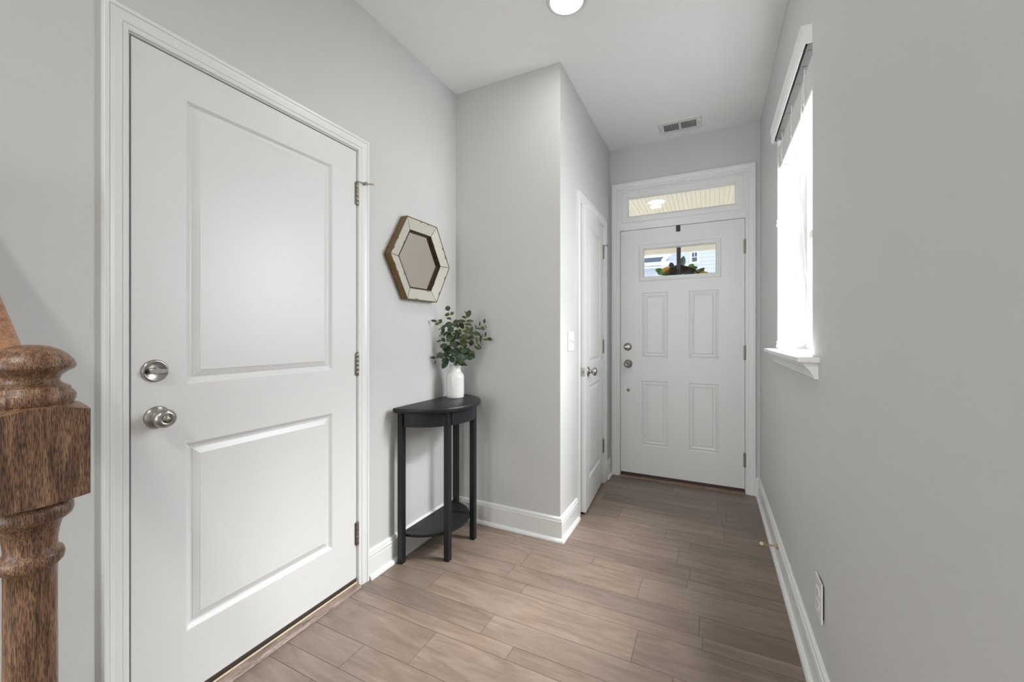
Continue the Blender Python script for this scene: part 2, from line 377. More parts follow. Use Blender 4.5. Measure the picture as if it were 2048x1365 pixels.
# living room behind the camera and the stair opening
mb = MB(); wall(mb, 1, YB, YB - .15, XW, XR + .15, 0, H, [(-3.95, -2.25, .45, 2.35), (-1.75, -.05, .45, 2.35)], PAINT); struct(mb, 'wall_rear')
mb = MB(); mb.box((XW, YB, 0), (XW - .12, -1.0, H), PAINT); struct(mb, 'wall_far_left')
mb = MB(); mb.box((XW, -1.0, 0), (XL, -.88, H), PAINT); struct(mb, 'wall_stair_side')
mb = MB(); mb.box((XW, .28, 0), (XL - .12, .40, H), PAINT); struct(mb, 'wall_stair_back')
mb = MB(); mb.box((XW, -.88, 0), (XW - .12, .40, H), PAINT); struct(mb, 'wall_stair_end')
# garage side behind the large door, closed so that no light leaks
mb = MB(); mb.box((XL - .75, .30 + .12, 0), (XL - .63, 1.6, H), PAINT); mb.box((XL - .63, 1.5, 0), (XL - .12, 1.6, H), PAINT); mb.box((XL - .75, .42, -.02), (XL - .12, 1.6, -.001), CONC)
struct(mb, 'wall_garage')
for n, (xa, xb) in enumerate(((-3.95, -2.25), (-1.75, -.05))):  # unseen rear windows, made up to let the fill light in
    mb = MB()
    for a, b in (((xa, YB - .02, .45), (xb, YB - .08, .51)), ((xa, YB - .02, 2.29), (xb, YB - .08, 2.35)), ((xa, YB - .02, .45), (xa + .06, YB - .08, 2.35)),
                 ((xb - .06, YB - .02, .45), (xb, YB - .08, 2.35)), ((xa, YB - .02, 1.38), (xb, YB - .08, 1.43))): mb.box(a, b, TRIM)
    w_ = struct(mb, 'window_%d' % (n + 3))
    mb = MB(); mb.box((xa + .06, YB - .045, .51), (xb - .06, YB - .05, 2.29), GLASS); mb.build('pane', w_)

# stairs that the newel post belongs to (they climb to the left, out of the frame)
t = thing('staircase', 'stairs climbing to the left behind the oak newel post', 'staircase', (0, 0, 0))
for k in range(9):
    x1 = -.93 - .245 * k; x0 = -.93 - .245 * (k + 1); z = .19 * (k + 1)
    mb = MB(); mb.box((x0 - .0, -.87, z - .028), (x1 + .025, .165, z), OAKD, .006); mb.build('tread', t)
    mb = MB(); mb.box((x0, -.87, max(0.0, z - .75)), (x1, .16, z - .028), TRIM); mb.build('riser', t)

# ------------------------------------------------------------------ mouldings
# casing profile: a = distance from inner edge outwards, b = out from wall
def casing_prof(w=.060, t=.018):
    return [(0, 0), (0, t * .38), (w * .05, t * .50), (w * .24, t * .52), (w * .25, t * .46), (w * .29, t * .64), (w * .33, t * .68), (w * .58, t * .70), (w * .76, t * .84), (w * .775, t * .78), (w * .80, t * .96), (w * .84, t), (w * .97, t), (w, t * .92), (w, 0)]
fr_left = lambda s, t, b: Vector((XL + b, s, t))                    # wall x = XL, looking at it from the hall
fr_closet = lambda s, t, b: Vector((XC + b, s, t))
fr_front = lambda s, t, b: Vector((s, YF - b, t))
fr_right = lambda s, t, b: Vector((XR - b, s, t))
def flip(prof): return [(-a, b) for a, b in prof]

# baseboards: plan path, profile (out of the wall, z)
BASE = [(0, 0), (.030, 0), (.030, .006), (.027, .014), (.020, .020), (.0145, .022), (.0145, .098), (.0125, .101), (.0150, .106), (.0150, .116), (.0100, .120), (.0125, .125), (.0105, .132), (.0055, .137), (0, .138)]
def base(name, path):
    mb = MB(); sweep(mb, path, BASE, TRIM, lambda s, t, b: Vector((s, t, b))); o = struct(mb, name)
# travel direction keeps the room on the left
base('baseboard_left', [(XL, YR - .0), (XL, 1.4435)])
base('baseboard_left_rear', [(XL, .490), (XL, .285)])
def base_seg(name, path, i):
    """one wall's run of a mitred path"""
    mb = MB(); tmp = MB(); sweep(tmp, path, BASE, TRIM, lambda s, t, b: Vector((s, t, b)))
    tmp.bm.verts.ensure_lookup_table(); k = len(BASE); vs = [v.co.copy() for v in tmp.bm.verts][i * k:(i + 2) * k]; tmp.bm.free()
    fs = [(a, (a + 1) % k, k + (a + 1) % k, k + a) for a in range(k)] + [tuple(range(k))[::-1], tuple(range(k, 2 * k))]
    mb.faces(vs, fs, TRIM); struct(mb, name)
pth = [(XC, 2.508), (XC, YR), (XL + .012, YR)]
base_seg('baseboard_closet', pth, 0); base_seg('baseboard_recess', pth, 1)
base('baseboard_closet_far', [(XC, YF), (XC, 3.300)])
base('baseboard_front', [(XR, YF), (.290, YF)])
base('baseboard_right', [(XR, YB), (XR, YF)])
base('baseboard_rear', [(XW, YB), (XR, YB)])

# ------------------------------------------------------------------ doors
def slab(mb, w, h, t, panels, holes, m, prof, back=True):
    """door leaf in local coords: x 0..w, z 0..h, front face at y=0 looking to -y, thickness to +y"""
    rect = panels + holes
    us = sorted({0, w, *[r[0] for r in rect], *[r[1] for r in rect]}); zs = sorted({0, h, *[r[2] for r in rect], *[r[3] for r in rect]})
    for i in range(len(us) - 1):
        for j in range(len(zs) - 1):
            a, b, c, d = us[i], us[i + 1], zs[j], zs[j + 1]
            inside = any(r[0] - 1e-6 <= a and b <= r[1] + 1e-6 and r[2] - 1e-6 <= c and d <= r[3] + 1e-6 for r in rect)
            inh = any(r[0] - 1e-6 <= a and b <= r[1] + 1e-6 and r[2] - 1e-6 <= c and d <= r[3] + 1e-6 for r in holes)
            if not inside: mb.faces([(a, 0, c), (b, 0, c), (b, 0, d), (a, 0, d)], [(0, 1, 2, 3)], m)
            if not inh: mb.faces([(a, t, c), (b, t, c), (b, t, d), (a, t, d)], [(3, 2, 1, 0)], m)
    for q in (((0, 0, 0), (w, 0, 0), (w, t, 0), (0, t, 0)), ((0, 0, h), (w, 0, h), (w, t, h), (0, t, h)), ((0, 0, 0), (0, t, 0), (0, t, h), (0, 0, h)), ((w, 0, 0), (w, t, 0), (w, t, h), (w, 0, h))):
        mb.faces(list(q), [(0, 1, 2, 3)], m)
    for r in panels:
        rings = [[(r[0] + o, d, r[2] + o), (r[1] - o, d, r[2] + o), (r[1] - o, d, r[3] - o), (r[0] + o, d, r[3] - o)] for o, d in prof]
        vs = [v for q in rings for v in q]; fs = []
        for k in range(len(rings) - 1): fs += [(4 * k + i, 4 * k + (i + 1) % 4, 4 * k + 4 + (i + 1) % 4, 4 * k + 4 + i) for i in range(4)]
        L = 4 * (len(rings) - 1); fs.append((L, L + 1, L + 2, L + 3)); mb.faces(vs, fs, m)
    for r in holes:
        p = [(r[0], r[2]), (r[1], r[2]), (r[1], r[3]), (r[0], r[3])]
        for i in range(4):
            (a, b), (c, d) = p[i], p[(i + 1) % 4]; mb.faces([(a, 0, b), (c, 0, d), (c, t, d), (a, t, b)], [(0, 1, 2, 3)], m)
MOULD = [(0, 0), (.003, .0012), (.012, .0100), (.016, .0115), (.021, .0115), (.023, .0095), (.040, .0035), (.042, .0022)]
STEELP = [(0, 0), (.003, .0), (.006, .004), (.011, .006), (.017, .004), (.024, .001), (.027, .0015), (.040, .0065), (.043, .0045), (.046, .0025)]

def hinge(parent, loc, axis_dir, leafdir, label=None, m=NICKELD, knuckle_r=.0068, h=.102, stop=None):
    """loc = middle of the barrel; leafdir = unit vector along which the leaves lie (both ways)"""
    mb = MB(); z0 = -h / 2
    for k in range(5): mb.lathe([(knuckle_r * .9, 0), (knuckle_r, .001), (knuckle_r, h / 5 - .0012), (knuckle_r * .9, h / 5 - .0002)], (0, 0, z0 + k * h / 5), (0, 0, 1), m, 16)
    mb.lathe([(.002, 0), (.005, .001), (.0045, .005), (.001, .007)], (0, 0, h / 2), (0, 0, 1), m, 14)
    mb.lathe([(.001, -.006), (.0045, -.004), (.005, 0)], (0, 0, -h / 2), (0, 0, 1), m, 14)
    l = Vector(leafdir)
    a = l * -.013 + Vector(axis_dir) * -.0055; b = l * .004 + Vector(axis_dir) * -.0025
    mb.box((a.x, a.y, -h / 2), (b.x, b.y, h / 2), m)
    return mb.build('hinge', parent, loc)

# ---- big left door
LY0, LY1, LZ0, LZ1 = .557, 1.377, .0435, 2.0436
LW, LH = LY1 - LY0, LZ1 - LZ0
mb = MB()
mb.box((XL - .115, .535, 0), (XL, .5525, 2.062), TRIM); mb.box((XL - .115, 1.3815, 0), (XL, 1.398, 2.062), TRIM); mb.box((XL - .115, .535, 2.0485), (XL, 1.398, 2.066), TRIM)
mb.box((XL - .062, .5525, 0), (XL - .042, .566, 2.05), TRIM); mb.box((XL - .062, 1.368, 0), (XL - .042, 1.3815, 2.05), TRIM); mb.box((XL - .062, .5525, 2.034), (XL - .042, 1.3815, 2.0485), TRIM)
sweep(mb, [(.549, 0), (.549, 2.053), (1.385, 2.053), (1.385, 0)], casing_prof(.056, .018), TRIM, fr_left)
struct(mb, 'trim_1')
mb = MB(); slab(mb, LW, LH, .040, [(.135, .690, .985, 1.888), (.135, .690, .198, .796)], [], DOORW, MOULD)
# local x runs along -Y so that the leaf faces +X
door = struct(mb, 'door_1', loc=(XL - .001, LY0, LZ0), rotz=R(90))
# rotz 90: local x -> +Y, local -y -> +X
def dpart(mbx, name, m=None, **k): return mbx.build(name, door, **k)
mb = MB(); z = 1.076 - LZ0; x = .612 - LY0
mb.lathe([(.0335, 0), (.0335, .003), (.0315, .0065), (.0275, .0085), (.0265, .0075), (.0, .009)], (x, 0, z), (0, -1, 0), NICKEL, 48)
o = dpart(mb, 'deadbolt', label='satin nickel deadbolt with thumb turn')
mb = MB(); mb.lathe([(.0095, 0), (.0095, .006), (.0085, .007)], (0, 0, 0), (0, -1, 0), NICKEL, 24)
prf = [(-.021, .006), (-.012, .0085), (0, .0085), (.014, .0075), (.023, .0045), (.023, -.0045), (.014, -.0075), (0, -.0085), (-.012, -.0085), (-.021, -.006)]
mb.extrude([(a, -.006, b * .75) for a, b in prf], (0, -.012, 0), NICKEL)
mb.build('thumb_turn', o, (x, -.008, z))
def knob(mbx, x, z, s=1.0, m=NICKEL):
    mbx.lathe([(.0335, 0), (.0335, .003), (.031, .007), (.020, .011), (.0135, .014), (.0125, .020), (.0125, .027), (.016, .030), (.0225, .033), (.0272, .039), (.0282, .046), (.0262, .053), (.0205, .0585), (.0125, .0610), (.0122, .0595), (.0, .0600)], (x, 0, z), (0, -1, 0), m, 48)
mb = MB(); x = .618 - LY0; z = .936 - LZ0; knob(mb, x, z); o = dpart(mb, 'door_knob', label='satin nickel round knob')
mb = MB(); mb.box((-.009, -.0635, -.0022), (.009, -.059, .0022), NICKEL, .001); mb.lathe([(.0118, .058), (.0118, .0608), (.0, .0612)], (0, 0, 0), (0, -1, 0), NICKELD, 24)
mb.build('turn_button', o, (x, 0, z))
mb = MB(); mb.box((0.002, .003, -.020), (LW - .002, .030, 0), SWEEP); mb.box((0.002, -.0015, -.010), (LW - .002, .003, .0), SWEEP); dpart(mb, 'door_sweep', label='dark brown door sweep')
mb = MB(); mb.box((-.0012, .008, -.06), (0.0005, .030, .06), NICKELD); mb.build('latch_plate', door, (0, 0, .936 - LZ0))
for zc in (1.846, 1.046, .251): hinge(door, (LW + .0035, -.0045, zc - LZ0), (0, -1, 0), (1, 0, 0))
mb = MB()
mb.box((-.005, -.009, -.0015), (.028, .006, .0015), NICKEL, .0005); mb.box((.024, -.034, -.012), (.030, .006, .003), NICKEL, .0005)
mb.tube([(.028, -.016, -.006), (.028 + .022, -.050, -.004)], .0028, BRASS, 10); mb.lathe([(.0055, 0), (.0058, .006), (.004, .009)], (.028, -.016, -.006), (.55, -.83, .05), NICKELD, 14)
mb.lathe([(.0048, 0), (.0055, .004), (.004, .008)], (.050, -.050, -.004), (.55, -.83, .05), RUBBER, 14)
mb.build('hinge_door_stop', door, (LW + .0035, -.0045, 1.903 - LZ0), label='nickel and brass hinge pin stop')
# threshold
mb = MB()
mb.extrude([(XL - .10, .553, 0), (XL + .033, .553, 0), (XL + .033, .553, .004), (XL + .022, .553, .014), (XL + .004, .553, .020), (XL + .001, .553, .024), (XL - .004, .553, .022), (XL - .10, .553, .020)], (0, .828, 0), SILLW)
o = struct(mb, 'trim_2')
mb = MB(); mb.box((XL + .001, .556, .0205), (XL + .0035, 1.378, .0255), RUBBER); mb.build('sill_strip', o)

# ---- closet door, slightly open, leaf swings into the hall; hinged on its far edge
CY0, CY1 = 2.585, 3.212; CW = CY1 - CY0; CZ0, CZ1 = .018, 2.040
mb = MB()
mb.box((XC - .112, 2.562, 0), (XC, 2.5805, 2.058), TRIM); mb.box((XC - .112, 3.2155, 0), (XC, 3.234, 2.058), TRIM); mb.box((XC - .112, 2.562, 2.0435), (XC, 3.234, 2.060), TRIM)
mb.box((XC - .062, 2.5805, 0), (XC - .040, 2.591, 2.0435), TRIM); mb.box((XC - .062, 3.205, 0), (XC - .040, 3.2155, 2.0435), TRIM); mb.box((XC - .062, 2.5805, 2.033), (XC - .040, 3.2155, 2.0435), TRIM)
sweep(mb, [(2.576, 0), (2.576, 2.048), (3.220, 2.048), (3.220, 0)], casing_prof(.064, .018), TRIM, fr_closet)
struct(mb, 'trim_3')
PH = R(3.6)
mb = MB()
slab(mb, CW, CZ1 - CZ0, .035, [(.105, CW - .105, .97, 1.905), (.105, CW - .105, .19, .82)], [], DOORW, MOULD)
# local x 0 = free edge ... CW = hinge; put hinge edge at origin by shifting
for v in mb.bm.verts: v.co.x -= CW
closet = struct(mb, 'door_2', loc=(XC + .001, CY1, CZ0), rotz=R(90) + PH)
mb = MB(); knob(mb, -CW + .062, .938 - CZ0); mb.build('door_knob', closet, label='satin nickel round knob')
mb = MB(); mb.box((-CW - .0012, .006, .938 - CZ0 - .029), (-CW + .0005, .030, .938 - CZ0 + .029), NICKEL)
mb.lathe([(.0085, 0), (.0085, .001)], (-CW, .018, .938 - CZ0), (-1, 0, 0), VOID_SHADE, 24)
mb.box((-CW - .011, .013, .938 - CZ0 - .008), (-CW - .001, .023, .938 - CZ0 + .008), NICKEL, .003); mb.build('latch', closet, label='nickel latch plate with bolt')
for zc in (1.842, 1.091, .298): hinge(closet, (.0035, -.0045, zc - CZ0), (0, -1, 0), (1, 0, 0))
mb = MB(); mb.box((-.005, -.009, -.0015), (.017, .006, .0015), NICKELD, .0005); mb.tube([(.014, -.006, 0), (.022, -.024, .001)], .003, NICKELD, 10)
mb.lathe([(.005, 0), (.0055, .004), (.003, .007)], (.022, -.024, .001), (.35, -.93, 0), BLACKM, 14)
mb.build('hinge_door_stop', closet, (.0035, -.0045, 1.897 - CZ0), label='nickel hinge pin stop with dark tip')

# ---- front door with transom
FX0, FX1, FZ0, FZ1 = -.6878, .2223, .0330, 2.0525
mb = MB()
jy0, jy1 = YF, YF + .15
for a, b in (((-.712, jy0, 0), (-.6905, jy1, 2.42)), ((.2250, jy0, 0), (.246, jy1, 2.42)), ((-.712, jy0, 2.385), (.246, jy1, 2.42)), ((-.6905, jy0, 2.0550), (.2250, jy1, 2.108))): mb.box(a, b, TRIM)
# door stops
mb.box((-.6905, YF + .056, 0), (-.677, jy1, 2.055), TRIM); mb.box((.2115, YF + .056, 0), (.2250, jy1, 2.055), TRIM); mb.box((-.6905, YF + .056, 2.040), (.2250, jy1, 2.055), TRIM)
sweep(mb, [(-.696, 0), (-.696, 2.390), (.230, 2.390), (.230, 0)], casing_prof(.061, .018), TRIM, fr_front)
struct(mb, 'trim_4')
# transom sash: flat frame with a stepped edge around a recessed pane
TX0, TX1, TZ0, TZ1 = -.631, .152, 2.166, 2.334
mb = MB()
sweep(mb, [(-.6905, 2.108), (-.6905, 2.385), (.2250, 2.385), (.2250, 2.108)], [(0, -.045), (0, -.004), (-.010, -.004), (-.013, -.009), (-.018, -.011), (-.050, -.011), (-.050, -.014), (-.0535, -.014), (-.0535, -.045)], TRIM, fr_front, closed=True)
tr = struct(mb, 'window_2')
mb = MB(); sweep(mb, [(-.6375, 2.1615), (-.6375, 2.3315), (.1715, 2.3315), (.1715, 2.1615)], [(0, -.040), (0, -.013), (-.006, -.015), (-.010, -.022), (-.0135, -.024), (-.0135, -.040)], TRIM, fr_front, closed=True); mb.build('glazing_bead', tr)
mb = MB(); mb.box((-.64, YF + .030, 2.158), (.175, YF + .034, 2.336), GLASS); mb.build('pane', tr)

FW, FH = FX1 - FX0, FZ1 - FZ0
X = lambda v: v - FX0
Z = lambda v: v - FZ0
mb = MB()
slab(mb, FW, FH, .045, [(X(-.516), X(-.311), Z(.990), Z(1.532)), (X(-.163), X(.052), Z(.990), Z(1.532)), (X(-.518), X(-.309), Z(.270), Z(.805)), (X(-.163), X(.052), Z(.270), Z(.805))],
     [(X(-.515), X(.043), Z(1.646), Z(1.900))], DOORW, STEELP)
fd = struct(mb, 'door_3', loc=(FX0, YF + .008, FZ0))
frl = lambda s, t, b: Vector((s, -b, t))
mb = MB()
sweep(mb, [(X(-.538), Z(1.624)), (X(-.538), Z(1.922)), (X(.066), Z(1.922)), (X(.066), Z(1.624))], [(0, 0), (0, .003), (-.003, .006), (-.010, .0075), (-.014, .0065), (-.016, .009), (-.030, .0095), (-.034, .006), (-.038, -.006), (-.038, -.040), (-.024, -.040), (-.024, 0)], DOORW, frl, closed=True)
lite = mb.build('glazing_frame', fd)
mb = MB(); mb.box((X(-.514), .020, Z(1.647)), (X(.042), .024, Z(1.899)), GLASS); mb.build('pane', lite)
mb = MB(); x, z = X(-.629), Z(1.082); mb.lathe([(.032, 0), (.032, .004), (.029, .009), (.022, .013), (.0, .014)], (x, 0, z), (0, -1, 0), NICKELD, 40)
db = mb.build('deadbolt', fd, label='aged nickel deadbolt')
mb = MB(); mb.extrude([(x + a, -.012, z + b) for a, b in prf], (0, -.010, 0), NICKEL); mb.build('thumb_turn', db)
mb = MB(); knob(mb, X(-.625), Z(.941), m=NICKELD); mb.build('door_knob', fd, label='aged nickel round knob')
mb = MB(); mb.lathe([(.0125, 0), (.0125, .002), (.010, .005), (.0, .006)], (X(-.625), 0, Z(.721)), (0, -1, 0), NICKELD, 24); mb.build('bolt_cap', fd, label='small round metal cap')
mb = MB(); mb.box((-.003, .004, -.028), (.0005, .03, .028), NICKELD); mb.build('latch_plate', fd, (0, 0, Z(.941)))
for zc in (1.842, 1.049, .249): hinge(fd, (FW + .003, -.0045, Z(zc)), (0, -1, 0), (1, 0, 0))
mb = MB(); mb.box((.003, .002, -.028), (FW - .003, .040, 0), SWEEP); mb.box((.003, -.002, -.012), (FW - .003, .002, .001), SWEEP); mb.build('door_sweep', fd, label='dark brown door sweep')
mb = MB()
mb.extrude([(-.6905, YF - .022, 0), (-.6905, YF + .15, 0), (-.6905, YF + .15, .012), (-.6905, YF + .01, .012), (-.6905, YF - .008, .012), (-.6905, YF - .020, .006)], (.9155, 0, 0), SILLX)
struct(mb, 'trim_5')

# contact sensor: magnet half on the leaf, body on the frame above it
t = thing('door_sensor', 'small white square contact sensor at the top left corner of the front door', 'sensor', (-.668, YF + .008, 2.030))
mb = MB(); mb.box((-.017, -.010, -.017), (.017, 0, .017), PLASTIC, .003); mb.build('magnet', t)
mb = MB(); mb.box((-.017, -.010, .026), (.017, .007, .046), PLASTIC, .003); mb.build('switch_body', t)

# wreath hanger hooked over the front door, and the wreath outside
ye = YF + .008 + .045
mb = MB(); hx = -.237; w2 = .0155
mb.box((hx - w2, YF + .0035, 2.004), (hx + w2, YF + .0075, 2.0540), BLACKM, .001); mb.box((hx - w2, YF + .0035, 2.0528), (hx + w2, ye + .004, 2.0545), BLACKM)
mb.box((hx - w2, ye + .001, 1.70), (hx + w2, ye + .004, 2.0540), BLACKM)
mb.box((hx - w2, ye + .001, 1.640), (hx + w2, ye + .004, 1.71), BLACKM); mb.box((hx - w2, ye + .001, 1.640), (hx + w2, ye + .012, 1.643), BLACKM)
hk = mb.build('wreath_hanger', label='black metal hanger strap hooked over the top of the front door', category='wreath hanger')
wt = thing('wreath', 'brown twig wreath with lemons and leaves hanging outside the front door glass', 'wreath', (-.224, ye + .052, 1.592))
def leaf(mbx, p, d, up, L, Wd, m, fold=.15, curl=.15):
    """a rounded leaf blade from p along d"""
    d = Vector(d).normalized(); s_ = d.cross(Vector(up)); s_ = s_.normalized() if s_.length > 1e-4 else Vector((1, 0, 0)); n_ = s_.cross(d)
    rows = [(0, .02), (.1, .45), (.28, .88), (.5, 1.0), (.72, .86), (.9, .48), (1.0, .03)]; vs = []; fs = []
    for t_, w_ in rows:
        c = Vector(p) + d * (L * t_) - n_ * (curl * L * t_ * t_)
        for k in (-1, 0, 1): vs.append(c + s_ * (k * w_ * Wd / 2) + n_ * (abs(k) * fold * w_ * Wd / 2))
    for r_ in range(len(rows) - 1):
        for k in range(2): fs.append((r_ * 3 + k, r_ * 3 + k + 1, r_ * 3 + k + 4, r_ * 3 + k + 3))
    mbx.faces(vs, fs, m, True)
rw = random.Random(5)
mb = MB()
for k in range(95):
    ph = rw.uniform(0, 6.28); pts = []; r0 = .120 + rw.uniform(-.034, .034); y0 = rw.uniform(-.018, .022); am = rw.uniform(.004, .010); fq = rw.choice((3, 4, 5)); sp = rw.uniform(1.6, 4.5)
    for i in range(15):
        a = ph + sp * i / 14; r1 = r0 + am * math.sin(fq * a + ph); pts.append((r1 * math.cos(a), y0 + am * math.cos(fq * a * 1.3), r1 * math.sin(a)))
    mb.tube(pts, rw.uniform(.003, .0052), TWIG, 5)
mb.lathe([(.0, 0), (.0, .001)], (0, 0, 0), (0, 1, 0), TWIG, 3)
mb.build('twig_ring', wt)
def fruit(p, ax, s):
    mbx = MB(); prof = [(.0, 0), (.006, .004), (.013, .012), (.021, .026), (.023, .038), (.019, .052), (.010, .063), (.004, .069), (.0, .072)]
    mbx.lathe([(a * s, b * s) for a, b in prof], p, ax, LEMON, 20); mbx.build('lemon', wt)
fruit((-.150, 0, .110), (.75, 0, .30), 1.15); fruit((.130, 0, .075), (.8, 0, .1), .9); fruit((-.02, 0, -.16), (1, 0, .1), 1.0); fruit((-.17, 0, -.05), (.2, 0, 1), 1.0)
mb = MB()
for p, d, L, w_, m in (((-.125, -.01, .105), (-.85, 0, .38), .080, .044, LEAF_B), ((-.085, -.012, .098), (-1, -.1, .02), .095, .030, LEAF_B), ((-.065, 0, .135), (-.25, 0, 1), .055, .040, LEAF_D), ((-.035, 0, .13), (-.9, 0, .2), .05, .03, LEAF_O),
                       ((.010, -.006, .135), (.10, 0, 1), .100, .042, LEAF_P), ((.005, .0, .12), (-.12, 0, 1), .09, .036, LEAF_D), ((.060, -.01, .115), (.55, 0, .75), .058, .045, LEAF_B), ((.085, 0, .115), (.75, 0, .5), .045, .03, LEAF_B),
                       ((.090, -.01, .092), (1, 0, .18), .085, .032, LEAF_D), ((.10, 0, .085), (.9, 0, -.1), .07, .03, LEAF_B), ((-.10, 0, .09), (-.5, 0, -.5), .07, .03, LEAF_D)):
    leaf(mb, p, d, (0, -1, 0), L, w_, m)
for k in range(40):
    a = rw.uniform(2.4, 7.2); r0 = .13 + rw.uniform(-.02, .03); p = (r0 * math.cos(a), rw.uniform(-.02, .02), r0 * math.sin(a))
    leaf(mb, p, (math.cos(a + rw.uniform(-.9, .9)), rw.uniform(-.4, .4), math.sin(a + rw.uniform(-.9, .9))), (0, -1, .1), rw.uniform(.05, .08), .032, rw.choice((LEAF_B, LEAF_D, LEAF_O)))
mb.build('leaves', wt)

# ------------------------------------------------------------------ window of the right wall
FRX = XR + .122
mb = MB()
fr = lambda s, t, b: Vector((FRX + b, s, t))
sweep(mb, [(WY0, WZ0 + .018), (WY0, WZ1), (WY1, WZ1), (WY1, WZ0 + .018)], [(0, 0), (-.030, 0), (-.034, .006), (-.034, .045), (0, .045)], PLASTIC, fr, closed=True)
mz = .5 * (WZ0 + WZ1)
mb.box((FRX + .010, WY0 + .03, mz - .02), (FRX + .035, WY1 - .03, mz + .02), PLASTIC)
win = struct(mb, 'window_1')
mb = MB(); mb.box((FRX + .020, WY0 + .03, WZ0 + .04), (FRX + .024, WY1 - .03, WZ1 - .03), GLASS); mb.build('pane', win)
# stool and apron
mb = MB()
y0, y1, zt = 1.640, 2.640, 1.1095
mb.box((XR - .061, y0, zt - .020), (XR + .004, y1, zt), TRIM, .0055, 3); mb.box((XR - .002, WY0, zt - .020), (FRX + .01, WY1, zt), TRIM)
sl = mb.build('window_sill', win)
mb = MB(); ap = [(0, 1.035), (.010, 1.035), (.013, 1.039), (.013, 1.046), (.017, 1.050), (.024, 1.064), (.034, 1.074), (.037, 1.079), (.041, 1.081), (.041, 1.0895), (0, 1.0895)]
mb.extrude([(XR - a, 1.662, b) for a, b in ap], (0, .955, 0), TRIM); mb.build('apron', sl)

# horizontal blind, pulled up, with valance
bl = thing('window_blind', 'white slatted blind pulled up under its moulded valance at the side window', 'blind', (XR, 2.16, 2.25))
def bpart(mbx, name, **k):
    o = mbx.build(name, bl, (-XR, -2.16, -2.25), **k); return o
vy0, vy1 = 1.752, 2.590
vp = [(0.036, 2.284), (.032, 2.280), (.034, 2.272), (.029, 2.262), (.028, 2.245), (.031, 2.236), (.029, 2.230), (.026, 2.224), (.024, 2.219), (.020, 2.219), (.020, 2.284)]
mb = MB(); mb.extrude([(XR - a, vy0, b) for a, b in vp], (0, vy1 - vy0, 0), BLINDW)
mb.extrude([(XR - a, vy0 - .004, b) for a, b in vp[:-2]] + [(XR - .001, vy0 - .004, 2.219), (XR - .001, vy0 - .004, 2.284)], (0, .0045, 0), BLINDW)
mb.extrude([(XR - a, vy1 - .0005, b) for a, b in vp[:-2]] + [(XR - .001, vy1 - .0005, 2.219), (XR - .001, vy1 - .0005, 2.284)], (0, .0045, 0), BLINDW)
bpart(mb, 'valance')
mb = MB(); hy0, hy1 = WY0 + .006, WY1 - .006
mb.box((XR - .014, hy0, 2.2215), (XR + .044, hy1, 2.2235), BLINDU); mb.box((XR - .014, hy0, 2.2215), (XR - .012, hy1, 2.262), BLINDU); mb.box((XR + .042, hy0, 2.2215), (XR + .044, hy1, 2.262), BLINDU)
hr = bpart(mb, 'headrail', label='grey steel headrail seen from below')
mb = MB()
mb.bm.free()
for yy in (1.80, 1.90, 2.02, 2.27, 2.44, 2.53):
    for xx in (-.006, .020): mb = MB(); mb.box((XR + xx, yy, 2.2208), (XR + xx + .016, yy + .004, 2.2216), SLOT_SHADE); mb.build('slot', hr)  # dark chips painted as shaded cutouts in the headrail
mb = MB(); n = 26
for k in range(n):
    zz = 2.196 - k * .0040; mb.box((XR + .008, hy0 + .003, zz - .0012), (XR + .058, hy1 - .003, zz + .0012), BLINDW)
sk = bpart(mb, 'slat_stack')
mb = MB(); zr = 2.196 - n * .0040; mb.box((XR + .008, hy0 + .003, zr - .020), (XR + .058, hy1 - .003, zr), BLINDW, .002); rail = bpart(mb, 'bottom_rail')
zb = zr - .020
for yy, w_, cnt in ((2.505, .026, 4), (2.36, .010, 2), (2.17, .060, 9), (2.09, .018, 3)):
    mb = MB()
    for k in range(cnt):
        mb.box((XR + .016, yy + k * w_ / cnt, zb - .0004), (XR + .016 + (.030 if k % 3 else .022), yy + k * w_ / cnt + w_ / cnt * .45, zb + .0001), BLINDU)
    mb.build('printed_label', rail)
# ladder strings and the frayed loops at the back of the rail
rb = random.Random(11)
for yy in (1.92, 2.20, 2.47):
    mb = MB()
    for xx in (XR + .0045, XR + .0615):
        mb.tube([(xx, yy, 2.222), (xx, yy + .001, 2.15), (xx, yy, zb - .002)], .0011, BLINDW, 6)
    mb.tube([(XR + .0045, yy, zb - .0022), (XR + .0615, yy, zb - .0022)], .0011, BLINDW, 6)
    for k in range(4):
        pts = []; a0 = rb.uniform(0, 6); rr = rb.uniform(.008, .016)
        for i in range(9): a = a0 + i * .8; pts.append((XR + .064 + rr * .5 * math.cos(a), yy + rr * math.sin(a) + k * .012 - .02, zb + .010 - .003 * i + .4 * rr * math.sin(a * 1.7)))
        mb.tube(pts, .0013, BLINDW, 6)
    for k in range(3):
        pts = []; a0 = rb.uniform(0, 6); rr = rb.uniform(.004, .008)
        for i in range(7): a = a0 + i * .8; pts.append((XR + .003 - abs(rr * .4 * math.cos(a)), yy + rr * 1.6 * math.sin(a), 2.13 - .02 * k - .0012 * i + rr * math.sin(a * 1.3)))
        mb.tube(pts, .0010, BLINDW, 6)
    bpart(mb, 'ladder_string')
mb = MB()
for dy in (-.0016, .0016): mb.tube([(XR - .006, 2.536 + dy, 2.222), (XR - .006, 2.536 + dy * .8, 1.95), (XR - .006, 2.536, 1.765), (XR - .006, 2.536 + dy * .6, 1.50), (XR - .006, 2.536, 1.145)], .0011, BLINDW, 6)
co = bpart(mb, 'lift_cord')
